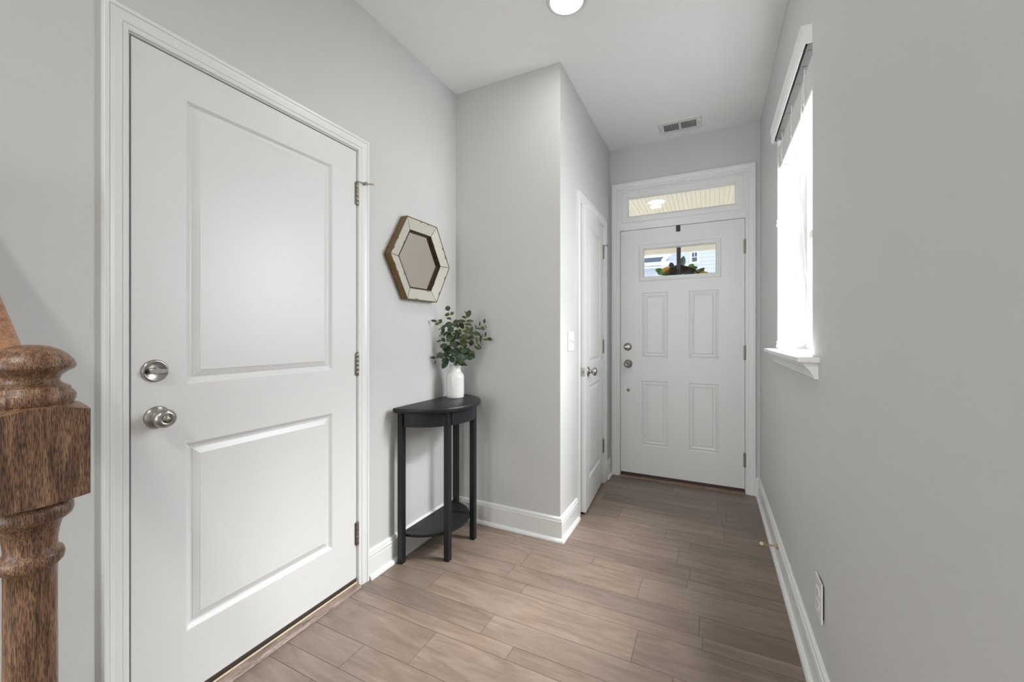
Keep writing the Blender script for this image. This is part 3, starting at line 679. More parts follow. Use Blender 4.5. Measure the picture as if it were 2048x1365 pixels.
for zz in (1.775, 1.137):
    mb = MB(); mb.lathe([(.003, .014), (.0062, .012), (.0062, .006), (.0040, .003), (.0040, -.002), (.0072, -.008), (.0078, -.018), (.0062, -.021)], (XR - .006, 2.536, zz), (0, 0, 1), BLINDW, 18); mb.build('tassel', co)
mb = MB()
for dy in (-.003, .003): mb.tube([(XR + .010, 1.955, 2.222), (XR + .004, 1.972 + dy, 2.10), (XR - .004, 1.960 + dy, 1.90), (XR - .008, 1.905 + dy, 1.66), (XR - .006, 1.835 + dy, 1.42), (XR - .004, 1.765 + dy * .5, 1.235)], .0014, BLINDW, 6)
bpart(mb, 'tilt_cord')

# ------------------------------------------------------------------ ceiling light, vent
def can(name_label, x, y, power, grp=None, r=.095):
    t = thing('recessed_light', name_label, 'ceiling light', (x, y, H))
    if grp: t['group'] = grp
    mb = MB(); mb.lathe([(r, 0), (r, .003), (r * .93, .007), (r * .76, .008), (r * .72, .004), (r * .71, .0005)], (0, 0, 0), (0, 0, -1), PLASTIC, 64, cap=False); mb.build('trim_ring', t)
    mb = MB(); mb.lathe([(r * .80, .0085), (r * .5, .0088), (.0, .009)], (0, 0, 0), (0, 0, -1), LENS, 48); mb.build('lens', t)
    l = area('lamp', (0, 0, -.011), (0, 0, 0), r * 1.4, r * 1.4, power, CAN_COL, 'DISK'); l.parent = t
can('round recessed light glowing in the hall ceiling above the recess', -.607, 1.806, CAN_POWER)
for k, (x, y) in enumerate(((-.45, -.75), (-1.3, -2.3), (-3.2, -2.3), (-1.3, -4.2), (-3.2, -4.2))):  # unseen lamps added behind the camera to fill the hall with light
    can('unseen recessed fill light added in the living room ceiling behind the camera', x, y, REAR_FILL_POWER, 'added fill lights behind the camera')

t = thing('ceiling_vent', 'white metal air register in the ceiling before the front door', 'air vent', (-.2115, 3.262, H))
mb = MB(); fw, fd_ = .145, .091
slots = []
for a, b, n in ((-.112, -.008, 11), (.008, .112, 12)):
    st = (b - a) / n
    for k in range(n): slots.append((a + k * st + st * .25, a + k * st + st * .75))
us = sorted([-fw, fw] + [v for s_ in slots for v in s_]); zs = [-fd_, -.052, .052, fd_]
for i in range(len(us) - 1):
    for j in range(3):
        if j == 1 and any(abs(us[i] - s_[0]) < 1e-7 for s_ in slots): continue
        a, b, c, d = us[i], us[i + 1], zs[j], zs[j + 1]
        mb.faces([(a, c, -.006), (b, c, -.006), (b, d, -.006), (a, d, -.006)], [(0, 1, 2, 3)], PLASTIC)
mb.faces([(-fw, -fd_, -.006), (fw, -fd_, -.006), (fw, fd_, -.006), (-fw, fd_, -.006), (-fw - .004, -fd_ - .004, -.0005), (fw + .004, -fd_ - .004, -.0005), (fw + .004, fd_ + .004, -.0005), (-fw - .004, fd_ + .004, -.0005)], [(0, 1, 5, 4), (1, 2, 6, 5), (2, 3, 7, 6), (3, 0, 4, 7)], PLASTIC)
mb.build('face_plate', t)
mb = MB(); mb.box((-.118, -.056, -.0012), (.118, .056, -.0005), VOID_SHADE); mb.build('duct_shade', t, label='black sheet painted as the shade behind the slots')  # flat black sheet imitates the shade inside the duct
mb = MB()
for a, b in slots: mb.extrude([(b, -.052, -.006), (b + .0015, -.052, -.006), (b + .0005, -.052, -.0015), (b - .001, -.052, -.0015)], (0, .104, 0), PLASTIC)
mb.build('louvres', t)
for sx in (-1, 1):
    mb = MB(); mb.lathe([(.0035, 0), (.0035, .0012), (0, .0015)], (sx * .128, 0, -.006), (0, 0, -1), NICKELD, 12); mb.build('screw', t)

# ------------------------------------------------------------------ switch, outlet, door stop
t = thing('light_switch', 'white two toggle switch plate on the wall beside the closet door', 'light switch', (XC, 2.391, 1.143))
mb = MB(); mb.box((0, -.060, -.060), (.0055, .060, .060), PLASTIC, .0025); mb.build('plate', t)
for dy, up in ((-.023, 1), (.023, -1)):
    mb = MB(); mb.box((.0052, dy - .0055, -.012), (.0064, dy + .0055, .012), PLASTIC); mb.extrude([(.005, dy - .004, -.005), (.005, dy - .004, .005), (.015, dy - .004, .003 + up * .006), (.015, dy - .004, -.002 + up * .006)], (0, .008, 0), PLASTIC); mb.build('toggle', t)
    for dz in (-.030, .030):
        mb = MB(); mb.lathe([(.003, 0), (.0025, .001), (0, .0012)], (.0055, dy, dz), (1, 0, 0), PLASTIC, 10); mb.build('screw', t)
t = thing('power_outlet', 'white duplex outlet plate low on the right wall', 'outlet', (XR, 1.6175, .330))
mb = MB(); mb.box((-.0095, -.042, -.064), (-.0045, .042, .064), PLASTIC, .002); mb.box((-.0045, -.030, -.052), (0, .030, .052), VOID_SHADE); mb.build('plate', t)  # dark box paints the shaded gap between plate and wall
for dz in (-.020, .020):
    mb = MB(); mb.box((-.0115, -.0165, dz - .0135), (-.009, .0165, dz + .0135), PLASTIC, .0022)
    mb.box((-.0118, -.0075, dz - .004), (-.0114, -.0055, dz + .005), SLOT_SHADE); mb.box((-.0118, .0055, dz - .004), (-.0114, .0075, dz + .005), SLOT_SHADE); mb.lathe([(.0024, 0), (.0024, .0004)], (-.0114, 0, dz - .009), (-1, 0, 0), SLOT_SHADE, 12); mb.build('receptacle', t)  # socket holes drawn as dark chips in place of shade
mb = MB(); mb.lathe([(.003, 0), (.0025, .001), (0, .0012)], (-.0095, 0, 0), (-1, 0, 0), NICKELD, 10); mb.build('screw', t)
t = thing('door_stop', 'brass rod door stop screwed to the right wall baseboard', 'door stop', (XR - .0145, 2.462, .095))
mb = MB(); mb.lathe([(.014, 0), (.013, .003), (.007, .006), (.0055, .010), (.0042, .016), (.0038, .060), (.006, .063), (.006, .066)], (0, 0, 0), (-1, 0, .02), BRASS, 24); mb.build('rod', t)
mb = MB(); mb.lathe([(.0072, .064), (.0078, .068), (.0075, .077), (.005, .080)], (0, 0, 0), (-1, 0, .02), RUBBER, 20); mb.build('tip', t)

# ------------------------------------------------------------------ hexagonal mirror
MY, MZ = 1.809, 1.5955
t = thing('wall_mirror', 'hexagonal mirror with antique mirrored border and bronze edge on the left wall', 'mirror', (XL, MY, MZ))
def hexa(rad, x): return [(x, rad * math.cos(R(60 * k)), rad * math.sin(R(60 * k))) for k in range(6)]
def ringed(mb, rings, m, cap=False):
    vs = [v for r_ in rings for v in r_]; fs = []
    for k in range(len(rings) - 1): fs += [(6 * k + i, 6 * k + (i + 1) % 6, 6 * k + 6 + (i + 1) % 6, 6 * k + 6 + i) for i in range(6)]
    if cap: L = 6 * (len(rings) - 1); fs.append(tuple(L + i for i in range(6)))
    mb.faces(vs, fs, m)
Ro, Ri = .257, .180
mb = MB(); ringed(mb, [hexa(Ro - .004, 0), hexa(Ro, .003), hexa(Ro, .043), hexa(Ro - .0012, .0455), hexa(Ro - .0055, .0455), hexa(Ro - .0058, .043)], BRONZE)
mb.faces(hexa(Ro - .01, .0012), [(0, 1, 2, 3, 4, 5)], BRONZE)
LIP = mat('dark_bronze_lip', (0.060, 0.038, 0.018), 0.3, 0.6, vary=0.4, vscale=18)
ringed(mb, [hexa(Ri + .003, .022), hexa(Ri + .003, .0325), hexa(Ri, .0335), hexa(Ri - .0025, .0325), hexa(Ri - .0035, .026), hexa(Ri - .0065, .0255), hexa(Ri - .0085, .016), hexa(Ri - .0085, .010)], LIP)
mb.build('frame', t)
# six antique border panels with dark mitre seams
cx0, cx1 = .0435, .0305
for k in range(6):
    a, b = R(60 * k), R(60 * (k + 1)); P_ = lambda rad, x, an: Vector((x, rad * math.cos(an), rad * math.sin(an)))
    q = [P_(Ro - .0058, cx0, a), P_(Ro - .0058, cx0, b), P_(Ri + .003, cx1, b), P_(Ri + .003, cx1, a)]
    e1 = (q[1] - q[0]).normalized() * .0019; q = [q[0] + e1, q[1] - e1, q[2] - e1, q[3] + e1]
    mb = MB(); mb.extrude(q, (-.003, 0, 0), ANTIQUE); mb.build('border_panel', t)
mb = MB(); ringed(mb, [hexa(Ro - .0058, cx0 - .0012), hexa(Ri + .003, cx1 - .0012)], SEAM)
# chipped dark nicks along the edges of the border glass
rm = random.Random(21)
for k in range(6):
    for (rad, xx, sgn) in ((Ro - .0075, cx0 + .0004, -1), (Ri + .0052, cx1 + .0009, 1)):
        for j in range(2 if sgn < 0 else 1):
            u = rm.uniform(.15, .85); a, b = R(60 * k), R(60 * (k + 1))
            p = Vector((xx, rad * math.cos(a), rad * math.sin(a))).lerp(Vector((xx, rad * math.cos(b), rad * math.sin(b))), u)
            d = Vector((0, math.cos(b) - math.cos(a), math.sin(b) - math.sin(a))).normalized(); n_ = Vector((0, p.y, p.z)).normalized() * sgn
            L = rm.uniform(.008, .017); w_ = rm.uniform(.0028, .0048)
            mb.extrude([p - d * L, p - d * L * .4 + n_ * w_, p + d * L * .3 + n_ * w_ * .7, p + d * L], (-.0018, 0, 0), SEAM)
mb.build('seams', t, label='dark worn seams between the border mirrors')
mb = MB(); mb.extrude(hexa(Ri - .0085, .015), (-.003, 0, 0), MIRROR); mb.build('mirror_glass', t)

# ------------------------------------------------------------------ half-moon table
TYc, TXb, TR, TZ = 1.877, -1.458, .297, .808
t = thing('console_table', 'black half moon console table with lower shelf in the corner', 'table', (TXb, TYc, 0))
def half(rad, n=40, x0=0.0): return [(x0 + rad * math.sin(math.pi * i / n), -rad * math.cos(math.pi * i / n)) for i in range(n + 1)]
mb = MB()
prof_t = [(TR - .012, TZ - .026), (TR - .006, TZ - .024), (TR - .003, TZ - .016), (TR, TZ - .012), (TR, TZ - .006), (TR - .003, TZ - .001), (TR - .006, TZ)]
rings = [[(max(0, x), y, z) for x, y in half(r_)] for r_, z in prof_t]; n = len(rings[0]); vs = [v for r_ in rings for v in r_]; fs = []
for k in range(len(rings) - 1): fs += [(n * k + i, n * k + (i + 1) % n, n * k + n + (i + 1) % n, n * k + n + i) for i in range(n)]
fs += [tuple(range(n))[::-1], tuple(n * (len(rings) - 1) + i for i in range(n))]
mb.faces(vs, fs, BLACKP); mb.build('tabletop', t, smooth_angle=35)
# apron: curved band in two visible fields
def band(mbx, r0, r1, a0, a1, z0, z1, m, n=20):
    o_ = [(r0 * math.sin(a0 + (a1 - a0) * i / n), -r0 * math.cos(a0 + (a1 - a0) * i / n)) for i in range(n + 1)]
    i_ = [(r1 * math.sin(a0 + (a1 - a0) * i / n), -r1 * math.cos(a0 + (a1 - a0) * i / n)) for i in range(n + 1)][::-1]
    mbx.extrude([(x, y, z0) for x, y in o_ + i_], (0, 0, z1 - z0), m)
za0, za1 = .708, TZ - .026
mb = MB(); band(mb, .262, .244, R(9), R(171), za0, za1, BLACKP, 48); mb.box((0, -.255, za0), (.016, .255, za1), BLACKP); mb.build('apron', t)
mb = MB(); band(mb, .2665, .262, R(64), R(116), za0 + .001, za1 - .001, BLACKP, 30); mb.build('front_apron_panel', t)
LEG = .030
def leg(x, y, ang):
    mbx = MB(); mbx.box((-LEG / 2, -LEG / 2, 0), (LEG / 2, LEG / 2, za1), BLACKP, .0015, 2)
    return mbx.build('leg', t, (x, y, 0), ang)
leg(.016, -.249, 0); leg(.016, .249, 0)
for s_ in (-1, 1):
    a = R(30); leg(.2515 * math.cos(a), s_ * .2515 * math.sin(a), 0)
mb = MB(); rr = .232; pts = half(rr, 36)
mb.extrude([(max(0.0, x), y, .130) for x, y in pts], (0, 0, .015), BLACKP); mb.build('shelf', t)

# vase and eucalyptus
VX, VY, VZ = -1.378, 2.023, TZ
mb = MB()
mb.lathe([(.046, 0), (.0505, .0015), (.0525, .006), (.0530, .020), (.0530, .122), (.0520, .131), (.0480, .140), (.0400, .150), (.0350, .158), (.0325, .168), (.0318, .178), (.0330, .187), (.0342, .190), (.0335, .1925), (.0300, .1925), (.0285, .188), (.0285, .165), (.040, .145), (.046, .125), (.046, .010), (.0, .008)], (0, 0, 0), (0, 0, 1), CERAM, 64, cap=False)
mb.faces([(.046 * math.cos(a * math.pi / 16), .046 * math.sin(a * math.pi / 16), 0) for a in range(32)], [tuple(range(32))], CERAM)
vase = mb.build('vase', loc=(VX, VY, VZ), label='white ceramic bottle vase on the black half moon table', category='vase')

eu = thing('eucalyptus_branches', 'green eucalyptus branches standing in the white vase', 'plant', (VX, VY, VZ + .16))
cr_, cf_ = Vector((math.cos(.4584), math.sin(.4584), 0)), Vector((-math.sin(.4584), math.cos(.4584), 0))
rp = random.Random(4)
PXM = 2.422 / 808.4949 / 6.5      # metres per enlarged-crop pixel, used only to convert measured sizes
def sp(u, v, dep=0.0):
    """measured offset (right, up, depth) from the vase mouth -> local point"""
    return cr_ * ((u - 390) * PXM) + Vector((0, 0, 1)) * ((850 - v) * PXM + .030) + cf_ * dep
def sprig(pts, leaves, m1, m2, name='branch'):
    mbx = MB(); P3 = [Vector((rp.uniform(-.012, .012), rp.uniform(-.012, .012), -.10)), Vector((rp.uniform(-.01, .01), rp.uniform(-.01, .01), .022))] + pts
    mbx.tube(P3, [.0022] + [.0020 - .0013 * i / len(P3) for i in range(1, len(P3))], STEM, 6)
    for (p, d, L, w_) in leaves:
        up = Vector((rp.uniform(-.5, .5), rp.uniform(-.5, .5), rp.uniform(-.2, .7))) - cf_ * .8
        leaf(mbx, p, d, up, L, w_, rp.choice((m1, m1, m2)), rp.uniform(-.1, .25), rp.uniform(-.1, .3))
    return mbx.build(name, eu)
def auto_leaves(path, L0, L1, w, step=.034, start=.06):
    out = []; P3 = path; acc = 0
    for a, b in zip(P3, P3[1:]):
        seg = (b - a); ln = seg.length; k = max(1, int(ln / step)); tdir = seg.normalized()
        for i in range(k):
            f = (i + .5) / k; p = a.lerp(b, f)
            base_a = rp.uniform(0, 6.28); s1 = tdir.orthogonal().normalized(); s2 = tdir.cross(s1)
            for q in (0, math.pi):
                d = (s1 * math.cos(base_a + q) + s2 * math.sin(base_a + q)) * .85 + tdir * rp.uniform(.2, .7); L = rp.uniform(L0, L1)
                out.append((p + d * .004, d, L, L * w))
    tip = P3[-1]; td = (P3[-1] - P3[-2]).normalized(); out.append((tip, td, L1 * .8, L1 * .8 * w)); return out
def LF(u, v, du, dv, L, w, dep=0.0): return (sp(u, v, dep), cr_ * du + Vector((0, 0, 1)) * (-dv), L * PXM * 1.12, w * PXM * 1.18)
# 1 upper left tall
p = [sp(385, 560, -.01), sp(370, 330, -.015), sp(325, 210, -.015), sp(305, 130, -.015)]
sprig(p, [LF(303, 140, -.1, -1, 62, 60, -.016), LF(325, 180, -1, .1, 60, 52, -.018), LF(330, 190, .6, -.5, 50, 34, -.012), LF(345, 250, -.8, -.3, 62, 44, -.012), LF(365, 285, .9, -.5, 60, 24, -.015), LF(370, 290, 1, -.15, 80, 30, -.02), LF(350, 300, -.9, .1, 60, 30)] +
      [LF(370, 320, -1, 0, 92, 70, -.03), LF(380, 350, .4, -.6, 85, 70, -.03), LF(385, 400, -.7, -.2, 80, 75, -.035), LF(390, 420, .8, .1, 75, 70, -.03), LF(390, 480, -.8, .0, 80, 70, -.03), LF(395, 470, .7, .3, 80, 60, -.03)] + auto_leaves([sp(385, 700), sp(382, 520, -.01)], .020, .030, .85, .03), LEAF_O, LEAF_D)
# 2 upper right
p = [sp(440, 560, .01), sp(500, 340, .01), sp(525, 260, .01), sp(545, 190, .01)]
sprig(p, [LF(545, 225, .35, -1, 95, 62), LF(540, 230, -.9, -.3, 60, 30), LF(545, 180, -.6, -.7, 50, 14), LF(530, 270, 1, -.05, 88, 36), LF(528, 275, -1, -.1, 85, 40), LF(500, 260, -.9, .15, 90, 30), LF(515, 310, .9, .1, 88, 40, -.01), LF(510, 320, -.7, .1, 70, 60),
          LF(505, 370, -.5, -.7, 90, 70), LF(520, 340, .8, .7, 95, 40), LF(490, 400, .9, .1, 130, 50, -.02), LF(560, 410, .95, .35, 95, 36, -.01), LF(480, 430, -.6, .2, 80, 50), LF(470, 470, .8, .1, 90, 66, -.03), LF(460, 520, .7, .3, 90, 66, -.04), LF(460, 560, -.5, .4, 80, 60, -.03)], LEAF_O, LEAF_O)
# 3 far right upper
p = [sp(470, 600, .03), sp(600, 420, .05), sp(660, 370, .055), sp(720, 325, .06), sp(762, 312, .06)]
sprig(p, [LF(755, 300, .15, -1, 62, 30, .06), LF(765, 312, .6, 1, 48, 14, .06), LF(698, 335, 0, -1, 62, 22, .06), LF(710, 345, .8, .5, 58, 46, .06), LF(655, 360, 1, .25, 64, 30, .055), LF(655, 375, -.2, -1, 55, 14, .05), LF(635, 400, .8, .65, 95, 40, .05), LF(600, 420, .8, .3, 70, 36, .04), LF(590, 400, .2, -.9, 60, 40, .04), LF(560, 470, .8, .2, 70, 45, .03)], LEAF_O, LEAF_D)
# 4 far right middle
p = [sp(470, 680, .02), sp(570, 590, .04), sp(650, 560, .05), sp(720, 500, .05), sp(790, 500, .05)]
sprig(p, [LF(800, 490, .8, .4, 62, 40, .05), LF(775, 480, .05, -1, 62, 28, .05), LF(738, 505, 1, .15, 66, 26, .05), LF(737, 490, 0, -1, 48, 12, .05), LF(708, 545, .1, -1, 78, 32, .05), LF(700, 540, .55, .7, 60, 16, .05), LF(660, 565, -.05, -1, 85, 36, .05), LF(665, 560, .6, .8, 90, 30, .05), LF(625, 585, -.4, -.9, 82, 30, .045), LF(625, 590, .8, .65, 88, 26, .045),
          LF(580, 600, .2, -.9, 80, 50, .04), LF(570, 650, .75, .9, 100, 56, .02), LF(600, 690, .4, .8, 70, 44, .02), LF(560, 680, -.2, .9, 60, 44, .01)], LEAF_O, LEAF_D)
# 5 left upper
p = [sp(370, 680, -.02), sp(290, 540, -.04), sp(240, 430, -.05), sp(215, 330, -.05), sp(170, 280, -.05)]
sprig(p, [LF(175, 278, -1, -.15, 72, 34, -.05), LF(205, 300, -.9, .2, 56, 34, -.05), LF(205, 310, .3, -.8, 60, 40, -.05), LF(185, 285, .3, -.9, 38, 12, -.05), LF(225, 385, .7, -.9, 75, 42, -.05), LF(225, 375, -.9, .1, 34, 12, -.05), LF(230, 450, .3, -.9, 78, 44, -.05), LF(250, 470, .75, -.9, 80, 36, -.045), LF(240, 520, -1, .15, 72, 24, -.05), LF(240, 440, -.7, .5, 50, 14, -.05),
          LF(270, 540, -.4, -.6, 60, 40, -.04), LF(300, 540, .3, -.9, 66, 44, -.04), LF(310, 590, -.9, 0, 95, 66, -.04), LF(330, 600, -.7, .4, 95, 60, -.03), LF(320, 560, .8, .1, 80, 50, -.03)], LEAF_O, LEAF_D)
# 6 lower left
p = [sp(370, 780, -.02), sp(300, 745, -.04), sp(210, 730, -.05), sp(150, 738, -.05)]
sprig(p, [LF(165, 742, -1, -.05, 68, 30, -.05), LF(185, 715, -.3, -1, 40, 16, -.05), LF(215, 735, -.8, -.3, 50, 40, -.05), LF(155, 765, -.1, 1, 52, 12, -.05), LF(240, 750, -.3, -.6, 80, 60, -.05), LF(250, 740, .3, .9, 80, 64, -.04), LF(300, 740, -.3, .9, 80, 80, -.04), LF(320, 760, -.7, 1.1, 130, 90, -.045), LF(330, 730, -.6, -.3, 90, 60, -.04), LF(350, 720, .2, .8, 80, 60, -.04)], LEAF_D, LEAF_D)
# 7 dark body low in the middle
p = [sp(410, 760, -.03), sp(440, 660, -.035), sp(470, 600, -.035)]
sprig(p, [LF(420, 760, .2, -.8, 90, 80, -.04), LF(450, 800, .4, -.9, 110, 96, -.045), LF(430, 790, .9, .3, 100, 70, -.04), LF(400, 800, .9, .2, 130, 44, -.045), LF(480, 760, .6, -.6, 90, 84, -.035), LF(410, 700, -.6, -.5, 80, 80, -.04), LF(440, 650, -.5, .3, 90, 84, -.04), LF(460, 640, .6, .1, 90, 80, -.04), LF(430, 600, -.7, -.4, 80, 76, -.035), LF(470, 590, .5, -.5, 80, 70, -.035), LF(500, 820, .9, .4, 50, 24, -.04),
          LF(520, 690, .5, -.4, 80, 60, -.02), LF(540, 720, .7, .4, 80, 70, 0), LF(350, 690, -.6, -.2, 90, 60, -.03), LF(370, 640, -.8, .1, 80, 60, -.03)], LEAF_D, LEAF_D)
# 8 right of centre, rising behind; 9 back fill towards the wall
p = [sp(430, 700, .03), sp(480, 560, .05), sp(540, 450, .06), sp(580, 400, .06)]
sprig(p, auto_leaves(p, .024, .034, .6, .03), LEAF_O, LEAF_D)
p = [sp(380, 720, .04), sp(350, 600, .05), sp(330, 500, .05), sp(330, 400, .05)]
sprig(p, auto_leaves(p, .022, .034, .8, .03), LEAF_D, LEAF_O)
for q in ([(400, 760, .0), (360, 660, .0), (330, 560, -.01), (310, 500, -.02)], [(410, 760, -.01), (450, 640, -.02), (440, 520, -.025), (420, 440, -.03)], [(420, 770, .01), (500, 680, .01), (540, 600, .01), (560, 520, .02)],
          [(390, 780, -.02), (330, 700, -.03), (280, 620, -.03)], [(420, 780, -.02), (480, 720, -.03), (530, 660, -.02)]):
    p = [sp(*k) for k in q]; sprig(p, auto_leaves(p, .024, .034, .75, .028), LEAF_D, LEAF_D)
p = [sp(400, 740, .03), sp(410, 620, .045), sp(420, 470, .05), sp(410, 360, .05)]
sprig(p, auto_leaves(p, .022, .034, .8, .03), LEAF_D, LEAF_O)

# ------------------------------------------------------------------ newel post and handrail
NX, NY = -.824, .202; a_ = .0445
nw = thing('newel_post', 'dark stained oak newel post with turned cap and square block', 'newel post', (NX, NY, 0))
mb = MB()
mb.lathe([(.030, 1.082), (.0385, 1.0865), (.0400, 1.0910), (.0423, 1.0960), (.0425, 1.1020), (.0400, 1.1070), (.0372, 1.1085), (.0372, 1.1125), (.0335, 1.1150), (.0280, 1.1190), (.0262, 1.1230), (.0285, 1.1290), (.0350, 1.1345), (.0400, 1.1375), (.0422, 1.1400), (.0426, 1.1430), (.0405, 1.1490), (.0350, 1.1570), (.0270, 1.1640), (.0170, 1.1690), (.0080, 1.1706), (.0, 1.1710)], (0, 0, 0), (0, 0, 1), OAKD, 64)
mb.build('cap', nw)
def block(zb0, zt0, cone_b, cone_t, m, n=14):
    """square block whose top and bottom shoulders are turned: each edge of a face is an arc"""
    mbx = MB(); per = []
    for (sx, sy, tx, ty) in ((1, -1, 0, 1), (1, 1, -1, 0), (-1, 1, 0, -1), (-1, -1, 1, 0)):
        for i in range(n): f = 2 * a_ * i / n; per.append((sx * a_ + tx * f, sy * a_ + ty * f))
    N = len(per); rad = [math.hypot(*p) for p in per]
    drop = lambda r_, c: c * ((r_ - a_) / (a_ * .41421))
    top = [(x, y, zt0 - drop(r_, cone_t)) for (x, y), r_ in zip(per, rad)]; bot = [(x, y, zb0 + drop(r_, cone_b)) for (x, y), r_ in zip(per, rad)]
    ti = [(x / r_ * .034, y / r_ * .034, zt0 + .0035) for (x, y), r_ in zip(per, rad)]; bi = [(x / r_ * .034, y / r_ * .034, zb0 - .0035) for (x, y), r_ in zip(per, rad)]
    vs = bi + bot + top + ti; fs = []
    for k in range(3): fs += [(k * N + i, k * N + (i + 1) % N, (k + 1) * N + (i + 1) % N, (k + 1) * N + i) for i in range(N)]
    fs += [tuple(range(N))[::-1], tuple(3 * N + i for i in range(N))]
    mbx.faces(vs, fs, m); return mbx
block(.9600, 1.0885, .0030, .0075, OAKD).build('block', nw)
mb = MB()
mb.lathe([(.030, .9605), (.0370, .9550), (.0398, .9500), (.0405, .9430), (.0385, .9365), (.0345, .9330), (.0300, .9310), (.0282, .9250), (.0262, .9160), (.0250, .9050), (.0248, .8960), (.0262, .8925), (.0300, .8895), (.0318, .8830), (.0305, .8755), (.0270, .8710), (.0246, .8690), (.0244, .84), (.0248, .70), (.0270, .56), (.0310, .46), (.034, .42), (.034, .40), (.028, .385), (.030, .36), (.040, .345), (.040, .33)], (0, 0, 0), (0, 0, 1), OAKD, 64)
mb.build('turned_shaft', nw)
mb = MB(); mb.box((-a_, -a_, 0), (a_, a_, .335), OAKD, .002); mb.build('base_block', nw)
# handrail: moulded section, climbing to the left at 40 degrees
mb = MB(); sec = [(-.020, -.056), (-.024, -.046), (-.019, -.036), (-.022, -.028), (-.030, -.020), (-.030, -.010), (-.024, -.003), (-.012, 0), (.012, 0), (.024, -.003), (.030, -.010), (.030, -.020), (.022, -.028), (.019, -.036), (.024, -.046), (.020, -.056)]
x0, z0 = NX - a_, 1.083; x1 = -4.2; z1 = z0 + (x0 - x1) * .828; up = 1.30
k = len(sec)
vs = [(x0, NY + b, z0 + c * up) for b, c in sec] + [(-2.9, NY + b, z0 + (x0 + 2.9) * .828 + c * up) for b, c in sec]
mb.faces(vs, [(i, (i + 1) % k, k + (i + 1) % k, k + i) for i in range(k)] + [tuple(range(k))[::-1], tuple(range(k, 2 * k))], OAKR)
hrl = mb.build('handrail', smooth_angle=40, label='orange oak stair handrail rising left from the newel post', category='handrail')

# ------------------------------------------------------------------ outside
mb = MB(); mb.box((-6, YF + .15, -.14), (4, 5.75, -.04), CONC); struct(mb, 'porch_floor')
mb = MB(); mb.box((-40, YF + .15, -.6), (40, 60, -.5), BOUNCE_GROUND); struct(mb, 'ground')
# beadboard ceiling: boards run away from the door
mb = MB(); bw = .044; x = -4.5
while x < 2.5:
    mb.faces([(x, YF + .15, 2.62), (x + bw - .004, YF + .15, 2.62), (x + bw - .004, 5.75, 2.62), (x, 5.75, 2.62)], [(3, 2, 1, 0)], CREAM)
    mb.faces([(x + bw - .004, YF + .15, 2.62), (x + bw - .002, YF + .15, 2.625), (x + bw, YF + .15, 2.62), (x + bw, 5.75, 2.62), (x + bw - .002, 5.75, 2.625), (x + bw - .004, 5.75, 2.62)], [(0, 1, 4, 5), (1, 2, 3, 4)], CREAM)
    x += bw
mb.box((-4.5, YF + .15, 2.63), (2.5, 6.0, 2.70), CREAM); mb.box((.095, YF + .15, 2.612), (.103, 5.6, 2.620), CREAM)
struct(mb, 'porch_ceiling')
mb = MB(); mb.box((-5, 5.60, 2.245), (3, 5.68, 2.63), CREAM); struct(mb, 'porch_beam')
mb = MB(); wall(mb, 1, YF + .152, YF + .20, -5, 3, -.1, 3.2, [(-.75, .28, -.05, 2.45)], SIDING); struct(mb, 'wall_exterior')
t = thing('porch_light', 'warm round recessed light in the cream porch ceiling outside the transom', 'ceiling light', (-.533, 4.61, 2.62))
mb = MB(); mb.lathe([(.105, 0), (.104, .004), (.085, .006), (.080, .001)], (0, 0, 0), (0, 0, -1), EXTRIM, 48, cap=False); mb.build('trim_ring', t)
mb = MB(); mb.lathe([(.081, .002), (.0, .004)], (0, 0, 0), (0, 0, -1), PLENS, 40); mb.build('lens', t)
l = area('lamp', (0, 0, -.006), (0, 0, 0), .15, .15, 30, (1.0, .90, .74), 'DISK', 95); l.parent = t
l = area('porch_fill_far', (-2.6, 4.61, 2.60), (0, 0, 0), .15, .15, 30, (1.0, .90, .74), 'DISK', 95)  # added lamp without a fixture, out of view, brightens the porch

# the house across the street: a gabled wing in front of a longer roof
hs = thing('neighbor_house', 'white lap sided house with blue grey roof seen through the front door glass', 'house', (0, 16, -.5))
def hpart(mbx, name, **k): return mbx.build(name, hs, (0, -16, .5), **k)
def lap(mbx, x0, x1, z0, z1, y, m, step=.135):
    z = z0
    while z < z1 - 1e-6:
        zt = min(z + step, z1); mbx.faces([(x0, y - .018, z), (x1, y - .018, z), (x1, y - .002, zt), (x0, y - .002, zt), (x0, y, z), (x1, y, z)], [(0, 1, 2, 3), (4, 5, 1, 0)], m); z = zt
Y0 = 16.0
mb = MB()
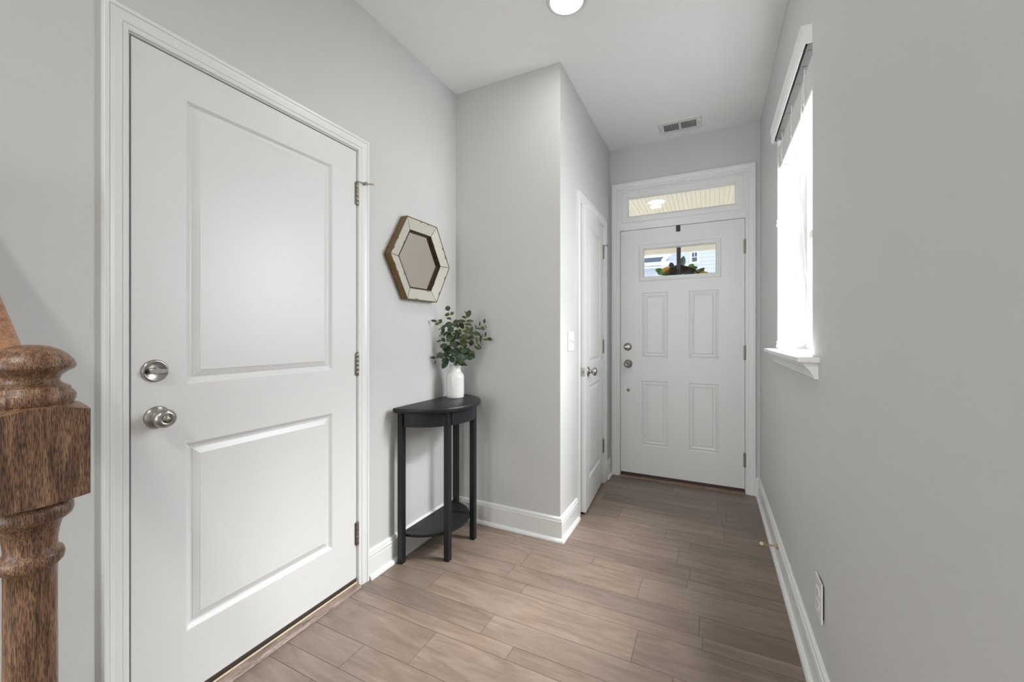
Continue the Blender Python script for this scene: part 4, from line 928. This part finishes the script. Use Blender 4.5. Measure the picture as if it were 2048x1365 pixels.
# gable wall: apex at x = .9, rake climbs from (-1.58, 3.86)
step = .135; z = -.5
while z < 6.3:
    zt = z + step
    xa = -1.48 if z < 3.9 else -1.48 + (z - 3.9) / 1.18; xb = 3.6 if z < 3.9 else 3.6 - (z - 3.9) / 1.18
    if xb > xa: mb.faces([(xa, Y0 - .018, z), (xb, Y0 - .018, z), (xb, Y0 - .002, zt), (xa, Y0 - .002, zt), (xa, Y0, z), (xb, Y0, z)], [(0, 1, 2, 3), (4, 5, 1, 0)], SIDING)
    z = zt
mb.box((-1.48, Y0 + .001, -.5), (3.6, Y0 + 5, 3.9), SIDING); hpart(mb, 'gable_wall')
mb = MB(); dz = .17
for s_ in (1, -1):
    q = [(-1.66, 3.74), (-1.66, 3.94), (1.06, 3.94 + 2.72 * 1.18), (1.06, 3.74 + 2.72 * 1.18 - .05)]
    q = [(x if s_ > 0 else 2.12 - x, z) for x, z in q]; mb.extrude([(x, Y0 - .22, z) for x, z in q], (0, .20, 0), EXTRIM)
mb.box((-1.68, Y0 - .24, 3.72), (-1.34, Y0, 3.86), EXTRIM); hpart(mb, 'rake_board')
mb = MB(); mb.box((-14, Y0 + 1.5, -.5), (-1.48, Y0 + 8, 3.92), SIDING); lap(mb, -14, -1.48, -.5, 3.85, Y0 + 1.5, SIDING); hpart(mb, 'side_wall')
mb = MB(); mb.box((-14, Y0 + 1.10, 3.97), (-1.50, Y0 + 1.22, 4.10), EXTRIM); mb.box((-14, Y0 + 1.22, 3.97), (-1.48, Y0 + 1.5, 4.0), EXTRIM); hpart(mb, 'gutter')
mb = MB(); mb.extrude([(-14, Y0 + 1.12, 4.10), (-14, Y0 + 1.75, 4.40), (-14, Y0 + 1.75, 4.34), (-14, Y0 + 1.17, 4.05)], (12.6, 0, 0), ROOFM); hpart(mb, 'lower_roof', label='blue grey shingle roof')
def hwin(x0, x1, z0, z1):
    mbx = MB(); fr_ = .075
    for a, b in (((x0 - fr_, Y0 - .05, z0 - fr_), (x1 + fr_, Y0 - .01, z0)), ((x0 - fr_, Y0 - .05, z1), (x1 + fr_, Y0 - .01, z1 + fr_)), ((x0 - fr_, Y0 - .05, z0), (x0, Y0 - .01, z1)), ((x1, Y0 - .05, z0), (x1 + fr_, Y0 - .01, z1))): mbx.box(a, b, EXTRIM)
    mbx.box((x0, Y0 - .04, (z0 + z1) / 2 - .012), (x1, Y0 - .02, (z0 + z1) / 2 + .012), EXTRIM); mbx.box(((x0 + x1) / 2 - .010, Y0 - .04, (z0 + z1) / 2), ((x0 + x1) / 2 + .010, Y0 - .02, z1), EXTRIM)
    w_ = hpart(mbx, 'window'); mbx = MB(); mbx.box((x0, Y0 - .03, z0), (x1, Y0 - .024, z1), DGLASS); mbx.build('pane', w_)
hwin(-.632, -.467, 3.812, 4.137)
